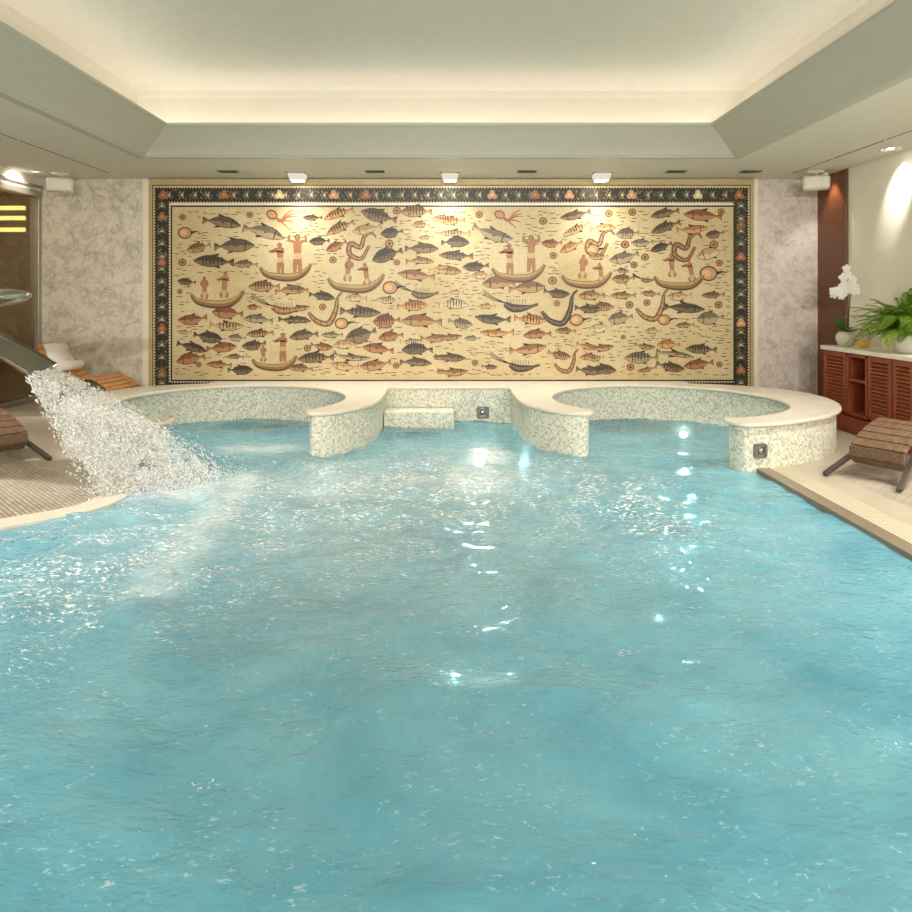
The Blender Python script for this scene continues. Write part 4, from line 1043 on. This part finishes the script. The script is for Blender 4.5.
for y0, y1, k, lab in units:
    org = (XCAB + .15, (y0 + y1) / 2, 0)
    t = thing('cabinet', lab, 'cabinet', org, group='wooden cabinets along the right wall')
    mb = MB(); xb = XR - .005; x0 = XCAB + .028
    mb.box((x0, y0, ZP), (xb, y0 + .02, ZW - .05)); mb.box((x0, y1 - .02, ZP), (xb, y1, ZW - .05)); mb.box((xb - .015, y0, ZP), (xb, y1, ZW - .05)); mb.box((x0, y0, ZP), (xb, y1, ZP + .025)); mb.box((x0, y0, ZW - .07), (xb, y1, ZW - .05))
    mb.build('body', M['cab'], t, 0.002, org)
    MB().box((XCAB + .05, y0, 0.0), (xb, y1, ZP)).build('plinth', M['cab'], t, 0, org)
    if k == 'l': louvre_door(t, y0 + .006, y1 - .006, ZP + .015, ZW - .055, org)
    else:
        MB().box((x0 - .02, y0 + .02, .58), (xb - .02, y1 - .02, .605)).build('shelf', M['cab'], t, 0.002, org)
        mb = MB(); mb.box((XCAB, y0, ZP + .015), (x0, y0 + .03, ZW - .055)); mb.box((XCAB, y1 - .03, ZP + .015), (x0, y1, ZW - .055)); mb.box((XCAB, y0, ZP), (x0, y1, ZP + .03)); mb.box((XCAB, y0, ZW - .09), (x0, y1, ZW - .055))
        mb.build('face_frame', M['cab'], t, 0.002, org)
wt = MB().box((XCAB - .025, 6.70, ZW - .048), (XR - .002, 8.37, ZW)).build('worktop', M['top'], None, 0.006, (XCAB, 7.4, ZW))
tag(wt, 'pale stone worktop running along the wooden cabinets', 'worktop')
MBs = MB().box((XCAB + .01, 6.72, 0.0), (XCAB + .048, 8.352, ZP - .03)); o = struct('baseboard_right', MBs, M['cab'], 0.004, 'reddish wood kick board in front of the cabinets')

# orchid
ox, oy = 4.60, 8.22; zt = ZW + .001
t = thing('potted_orchid', 'white orchid in a round pale pot on the worktop corner', 'plant', (ox, oy, zt)); org = (ox, oy, zt)
MB().lathe([(.001, 0.0), (.06, 0.0), (.085, .012), (.108, .06), (.112, .10), (.098, .14), (.075, .165), (.07, .165), (.068, .150)], org, 36).build('pot', M['pot'], t, origin=org)
MB().lathe([(.001, .15), (.07, .15)], org, 24).build('soil', M['soil'], t, origin=org)
def strap(mb, base, dirx, diry, L, w, rise, droop):
    n = 9; vs = []; fs = []; nrm = Vector((-diry, dirx, 0))
    for i in range(n):
        q = i / (n - 1); c = Vector((base[0] + dirx * L * q, base[1] + diry * L * q, base[2] + rise * q - droop * q * q)); ww = w * math.sin(PI * (.12 + .88 * q)) * .5 + .002
        vs += [tuple(c + nrm * ww), tuple(c + Vector((0, 0, -ww * .35))), tuple(c - nrm * ww)]
    for i in range(n - 1):
        a = i * 3; fs += [(a, a + 1, a + 4, a + 3), (a + 1, a + 2, a + 5, a + 4)]
    mb.add(vs, fs, True)
for k, (az, L, r, d_) in enumerate(((-2.7, .24, .30, .08), (2.9, .20, .22, .1), (-.5, .20, .16, .12), (.6, .16, .16, .1), (-1.6, .20, .12, .1), (1.7, .15, .2, .08))):
    mb = MB(); strap(mb, (ox, oy, zt + .15), math.cos(az), math.sin(az), L, .075, r, d_); mb.build('leaf', M['leaf'], t, origin=org)
stems = [catmull([(ox - .01, oy, zt + .15), (ox - .03, oy, zt + .35), (ox - .08, oy - .02, zt + .55), (ox - .10, oy - .03, zt + .66), (ox - .16, oy - .05, zt + .66)], 6),
         catmull([(ox + .02, oy, zt + .15), (ox + .03, oy, zt + .40), (ox + .04, oy - .01, zt + .65), (ox + .0, oy - .02, zt + .82), (ox - .06, oy - .03, zt + .90)], 6)]
for s_ in stems: MB().tube(s_, .006, 7).build('flower_stem', M['stem'], t, origin=org)
def flower_mesh():
    me_mb = MB()
    for k in range(5):
        a = PI / 2 + k * 2 * PI / 5; w = .030 if k in (1, 4) else .021; L = .056; n = 6; vs = []; fs = []
        for i in range(n):
            q = i / (n - 1); r = L * q; ww = w * math.sin(PI * (.10 + .84 * q)) ; z = .012 * q - .022 * q * q
            for s in (-1, 0, 1): vs.append((r * math.cos(a) - s * ww * math.sin(a), -z - .003 * abs(s) - .0012 * (k % 2), r * math.sin(a) + s * ww * math.cos(a)))
        for i in range(n - 1):
            b = i * 3; fs += [(b, b + 1, b + 4, b + 3), (b + 1, b + 2, b + 5, b + 4)]
        me_mb.add(vs, fs, True)
    me_mb.lathe([(.0005, .016), (.007, .012), (.009, .0)], (0, 0, 0), 10, Matrix.Rotation(PI / 2, 4, 'X'))
    return me_mb
spots = [(-.03, .90), (-.005, .83), (.02, .775), (-.055, .80), (.07, .70), (.06, .64), (-.03, .72), (-.08, .69), (-.13, .645), (-.16, .60), (-.10, .585), (-.02, .65), (-.05, .62), (-.19, .64), (.015, .70)]
f0 = None
for k, (dx, dz) in enumerate(spots):
    if f0 is None: f0 = flower_mesh().build('flower', M['petal'], t); fo_ = f0
    else:
        fo_ = f0.copy(); COL.objects.link(fo_); fo_.parent = t
    fo_.location = (dx, -.06 + .03 * math.sin(k * 2.3), dz - .01); fo_.rotation_euler = (random.uniform(-.35, .2), random.uniform(-.4, .4), random.uniform(-.6, .3)); s = random.uniform(.85, 1.05); fo_.scale = (s, s, s)

# candle bowl
bx, by = 4.66, 7.98
t = thing('candle_bowl', 'small yellow glass candle bowl between the orchid and the fern', 'candle', (bx, by, zt)); org = (bx, by, zt)
MB().lathe([(.001, .004), (.03, 0.0), (.05, .01), (.068, .05), (.07, .09), (.064, .09), (.058, .05), (.04, .02), (.001, .016)], org, 28).build('bowl', M['yellow'], t, origin=org)
MB().lathe([(.001, .055), (.05, .052), (.055, .045), (.04, .02), (.001, .018)], org, 24).build('candle', M['wax'], t, origin=org)

# fern
fx, fy = 4.655, 7.16
t = thing('potted_fern', 'bushy green fern in a white round pot on the worktop', 'plant', (fx, fy, zt)); org = (fx, fy, zt)
MB().lathe([(.001, 0.0), (.118, 0.0), (.138, .02), (.150, .12), (.156, .23), (.156, .25), (.145, .25), (.142, .21)], org, 40).build('pot', M['pot'], t, origin=org)
MB().lathe([(.001, .22), (.142, .215)], org, 24).build('soil', M['soil'], t, origin=org)
mb = MB()
for k in range(240):
    az = random.uniform(0, 2 * PI); L = random.uniform(.18, .50); up = random.uniform(.06, .46) * (1.25 - L); dr0 = random.uniform(.02, .42) * L * 1.6
    if math.cos(az) > .1: L *= .3; dr0 *= .3; up *= 1.2
    if math.sin(az) > .3 and math.cos(az) < .1: L *= 1.15
    b = Vector((fx + .08 * math.cos(az) * random.random(), fy + .08 * math.sin(az) * random.random(), zt + .22)); d2 = Vector((math.cos(az), math.sin(az), 0)); sd = Vector((-d2.y, d2.x, 0)); n = 20
    pts = []
    for i in range(n + 1):
        q = i / n; p = b + d2 * L * q + Vector((0, 0, up * 1.6 * q - (up * .8 + dr0) * q * q)); p.x = min(p.x, XR - .03)
        if p.z < zt + .03 and p.x > XCAB - .03: p.z = zt + .03
        pts.append(p)
    mb.tube(pts[::4], .0022, 4)
    for i in range(2, n):
        q = i / n; lw = .065 * math.sin(PI * (.1 + .86 * q)) + .006; tg = (pts[i + 1] - pts[i - 1]).normalized()
        for s in (-1, 1):
            a = pts[i]; tip = a + sd * s * lw + tg * lw * .35 + Vector((0, 0, -.012)); tip.x = min(tip.x, XR - .015)
            m0 = a + (tip - a) * .5
            mb.add([tuple(a), tuple(m0 + tg * .009), tuple(tip), tuple(m0 - tg * .009)], [(0, 1, 2, 3)], False)
mb.build('foliage', M['fern'], t, origin=org)

# ------------------------------------------------------------------ ceiling fittings
def spot(name, loc, target, watts, angle, blend=.6, col=(1, .92, .79), r=.03, parent=None):
    l = bpy.data.lights.new(name, 'SPOT'); l.energy = watts; l.spot_size = math.radians(angle); l.spot_blend = blend; l.color = col; l.shadow_soft_size = r
    o = bpy.data.objects.new(name, l); COL.objects.link(o); d_ = Vector(target) - Vector(loc)
    o.rotation_euler = d_.to_track_quat('-Z', 'Y').to_euler(); o.location = loc; return o
WARM = (1.0, .94, .85)
# three lit square fittings washing the mosaic
for x, lab in ((-1.905, 'left of the three lit square ceiling lights above the mosaic'), (0.012, 'middle of the three lit square ceiling lights above the mosaic'), (1.918, 'right of the three lit square ceiling lights above the mosaic')):
    y = 8.93; t = thing('ceiling_light', lab, 'ceiling light', (x, y, ZC), group='lit square lights above the mosaic'); org = (x, y, ZC)
    mb = MB(); w = .125
    mb.box((x - w, y - w, ZC - .012), (x + w, y - w + .02, ZC)); mb.box((x - w, y + w - .02, ZC - .012), (x + w, y + w, ZC)); mb.box((x - w, y - w, ZC - .012), (x - w + .02, y + w, ZC)); mb.box((x + w - .02, y - w, ZC - .012), (x + w, y + w, ZC))
    mb.build('frame', M['white_plastic'], t, 0, org)
    mb = MB(); a, b, z0, z1 = .105, .085, ZC - .005, ZC - .085
    mb.add([(x - a, y - a, z0), (x + a, y - a, z0), (x + a, y + a, z0), (x - a, y + a, z0), (x - b, y - b, z1), (x + b, y - b, z1), (x + b, y + b, z1), (x - b, y + b, z1)], [(4, 7, 6, 5)[::-1], (0, 1, 5, 4), (1, 2, 6, 5), (2, 3, 7, 6), (3, 0, 4, 7)])
    mb.build('shade', M['lamp_soft'], t, 0, org)
    MB().box((x - .07, y - .06, z1 - .006), (x + .07, y + .07, z1 - .001)).build('lens', M['lamp_on'], t, 0, org)
    spot('mosaic_spot', (x, y - .02, z1 - .02), (x, D - .08, 0.0), 38, 120, 1.0, WARM, .05)
    spot('pool_spot', (x, y - .02, z1 - .02), (x, 6.4, 0.0), 120, 120, .9, WARM, .05)
    for dx in (-.55, .55): pass
vents = [(-2.72, 8.75, 'leftmost of the small grey ceiling vents, above the mosaic corner'), (-.911, 8.75, 'grey ceiling vent between the left and middle lit lights'), (.961, 8.75, 'grey ceiling vent between the middle and right lit lights'), (2.796, 8.75, 'grey ceiling vent just right of the right lit light'), (3.72, 8.75, 'rightmost grey ceiling vent above the marble wall')]
for x, y, lab in vents:
    t = thing('ceiling_vent', lab, 'vent', (x, y, ZC), group='small vents above the mosaic'); org = (x, y, ZC)
    mb = MB(); w, h = .115, .062
    mb.box((x - w, y - h, ZC - .012), (x + w, y - h + .018, ZC)); mb.box((x - w, y + h - .018, ZC - .012), (x + w, y + h, ZC)); mb.box((x - w, y - h, ZC - .012), (x - w + .018, y + h, ZC)); mb.box((x + w - .018, y - h, ZC - .012), (x + w, y + h, ZC))
    mb.build('frame', M['grey_plate'], t, 0, org)
    MB().box((x - w + .018, y - h + .018, ZC - .006), (x + w - .018, y + h - .018, ZC - .001)).build('recess', M['black'], t, 0, org)
# access plate
t = MB().box((-3.80, 8.70, ZC - .006), (-3.58, 8.80, ZC + .02)).build('access_panel', M['white_plastic'], None, 0.002, (-3.69, 8.75, ZC)); tag(t, 'small flush white ceiling plate by the mosaic corner', 'panel')
# slot diffusers
k = 0
for x, sd in ((-4.245, 'left'), (4.30, 'right')):
    for j, (y0, y1) in enumerate(((7.98, 8.88), (7.03, 7.94), (6.08, 6.99), (5.13, 6.04))):
        org = (x, (y0 + y1) / 2, ZC)
        place = ('nearest the mosaic wall', 'second from the mosaic wall', 'third from the mosaic wall', 'fourth from the mosaic wall')[j]
        t = thing('slot_diffuser', f'thin dark air slot in the {sd} soffit, {place}', 'vent', org, group=f'air slots in the {sd} soffit')
        MB().box((x - .020, y0, ZC - .004), (x - .012, y1, ZC + .02)).box((x + .012, y0, ZC - .004), (x + .020, y1, ZC + .02)).build('edge', M['white_plastic'], t, 0, org)
        MB().box((x - .012, y0, ZC - .003), (x + .012, y1, ZC - .0005)).build('slot', M['black'], t, 0, org)
# round downlights
def downlight(x, y, lab, tx, ty, watts, ang=75, r=.075, grp='round soffit downlights', tz=0):
    t = thing('downlight', lab, 'downlight', (x, y, ZC), group=grp); org = (x, y, ZC)
    MB().lathe([(r, -.002), (r * 1.02, -.014), (r * 1.32, -.012), (r * 1.36, -.001)], org, 36).build('ring', M['white_plastic'], t, origin=org)
    MB().lathe([(r * .4, -.003), (r, -.003)], org, 32).build('reflector', M['grey_plate'], t, origin=org)
    MB().lathe([(.0005, -.006), (r * .45, -.005)], org, 24).build('lamp', M['lamp_on'], t, origin=org)
    spot('downlight_beam', (x, y, ZC - .03), (tx, ty, tz), watts, ang, .5, WARM, .04)
downlight(4.60, 7.40, 'round downlight close to the cream wall above the fern', 4.82, 7.55, 46, 50, tz=2.72)
downlight(-4.75, 7.3, 'round downlight above the glass door at the left picture edge', -5.33, 7.3, 130, 72, tz=2.3)
downlight(4.70, 8.86, 'tiny downlight over the brown wood panel', 4.80, 8.86, 16, 80, .03)
downlight(-5.06, 8.70, 'small downlight by the left speaker close to the header wall', -5.33, 8.70, 13, 100, .04, tz=2.8)
for y in (5.2, 3.2, 1.0):
    downlight(4.35, y, 'round downlight in the right soffit beyond the picture', 4.1, y, 200, 110)
    downlight(-4.75, y, 'round downlight in the left soffit beyond the picture', -4.5, y, 200, 110)
l = bpy.data.lights.new('room_beyond_fill', 'AREA'); l.size = 1.0; l.energy = 26; l.color = (1, .88, .68)  # added unseen light, brightens the space behind the glass
lo = bpy.data.objects.new('room_beyond_fill', l); COL.objects.link(lo); lo.location = (XL - .8, 7.0, ZC - .05)
for x in (-2.4, -.8, .8, 2.4):  # added unseen row behind the camera, front fill
    downlight(x, -2.6, 'round downlight added unseen behind the camera as fill for pool and mosaic', x, 3.0, 170, 120)
    spot('mosaic_fill', (x, -2.6, ZC - .03), (x * .9, D, 1.75), 560, 44, .5, WARM, .05)  # added fill spot, brightens the mosaic from the front
# speakers
def speaker(x, y, rz, lab):
    t = thing('speaker', lab, 'speaker', (x, y, ZC), rz, group='white ceiling speakers')
    MB().lathe([(.045, .02), (.045, -.03), (.02, -.035), (.02, -.07), (.001, -.07)], (0, 0, 0), 20).box((-.09, -.03, -.03), (.09, .03, -.001)).build('bracket', M['white_plastic'], t)
    mb = MB(); mb.box((-.15, -.10, -.24), (.15, .09, -.07))
    b = mb.build('body', M['white_plastic'], t, 0.035); b.modifiers['bevel'].segments = 4
    MB().box((-.125, -.106, -.215), (.125, -.099, -.095)).build('grille', M['pot'], t, 0.003)
speaker(-4.85, 8.86, .45, 'white box speaker hung from the ceiling over the far left corner')
speaker(4.50, 8.70, -.45, 'white box speaker hung from the ceiling before the wood panel')

# ------------------------------------------------------------------ cove lighting
def area(name, loc, sx, sy, watts, rot, col=WARM):
    l = bpy.data.lights.new(name, 'AREA'); l.shape = 'RECTANGLE'; l.size = sx; l.size_y = sy; l.energy = watts; l.color = col
    o = bpy.data.objects.new(name, l); COL.objects.link(o); o.location = loc; o.rotation_euler = rot; return o
COVE = (1.0, .93, .84)
zc = ZC + .14; ym = (TY0 + TY1) / 2; LY = TY1 - TY0; LX = TX1 - TX0
area('cove_far', ((TX0 + TX1) / 2, TY1 - .06, zc), LX, .06, 8.5, (PI - .25, 0, 0), COVE)
area('cove_left', (TX0 + .06, ym, zc), 0.06, LY, 13, (0, PI + .25, 0), COVE)
area('cove_right', (TX1 - .06, ym, zc), 0.06, LY, 13, (0, PI - .25, 0), COVE)
area('cove_near', ((TX0 + TX1) / 2, TY0 + .06, zc), LX, .06, 9, (PI + .25, 0, 0), COVE)

w = bpy.data.worlds.new('world'); S.world = w; w.use_nodes = True
w.node_tree.nodes['Background'].inputs[0].default_value = (.5, .5, .5, 1); w.node_tree.nodes['Background'].inputs[1].default_value = 0.05

# ------------------------------------------------------------------ camera and view
cam = bpy.data.cameras.new('camera'); co = bpy.data.objects.new('camera', cam); COL.objects.link(co)
co.location = (0, 0, H); co.rotation_euler = (PI / 2, 0, 0)
cam.sensor_fit = 'HORIZONTAL'; cam.sensor_width = 36.0; cam.lens = F / 912 * 36.0
cam.shift_x = (456 - CX) / 912; cam.shift_y = -(456 - CY) / 912
cam.clip_start = .05
S.camera = co
vs_ = S.view_settings; S.display_settings.display_device = 'sRGB'
vs_.view_transform = 'Standard'; vs_.look = 'None'; vs_.gamma = 1.0; vs_.use_curve_mapping = False; vs_.exposure = 0.70
try:
    S.cycles.max_bounces = 10; S.cycles.diffuse_bounces = 5; S.cycles.transparent_max_bounces = 24; S.cycles.sample_clamp_indirect = 6.0; S.cycles.use_denoising = True
except Exception: pass
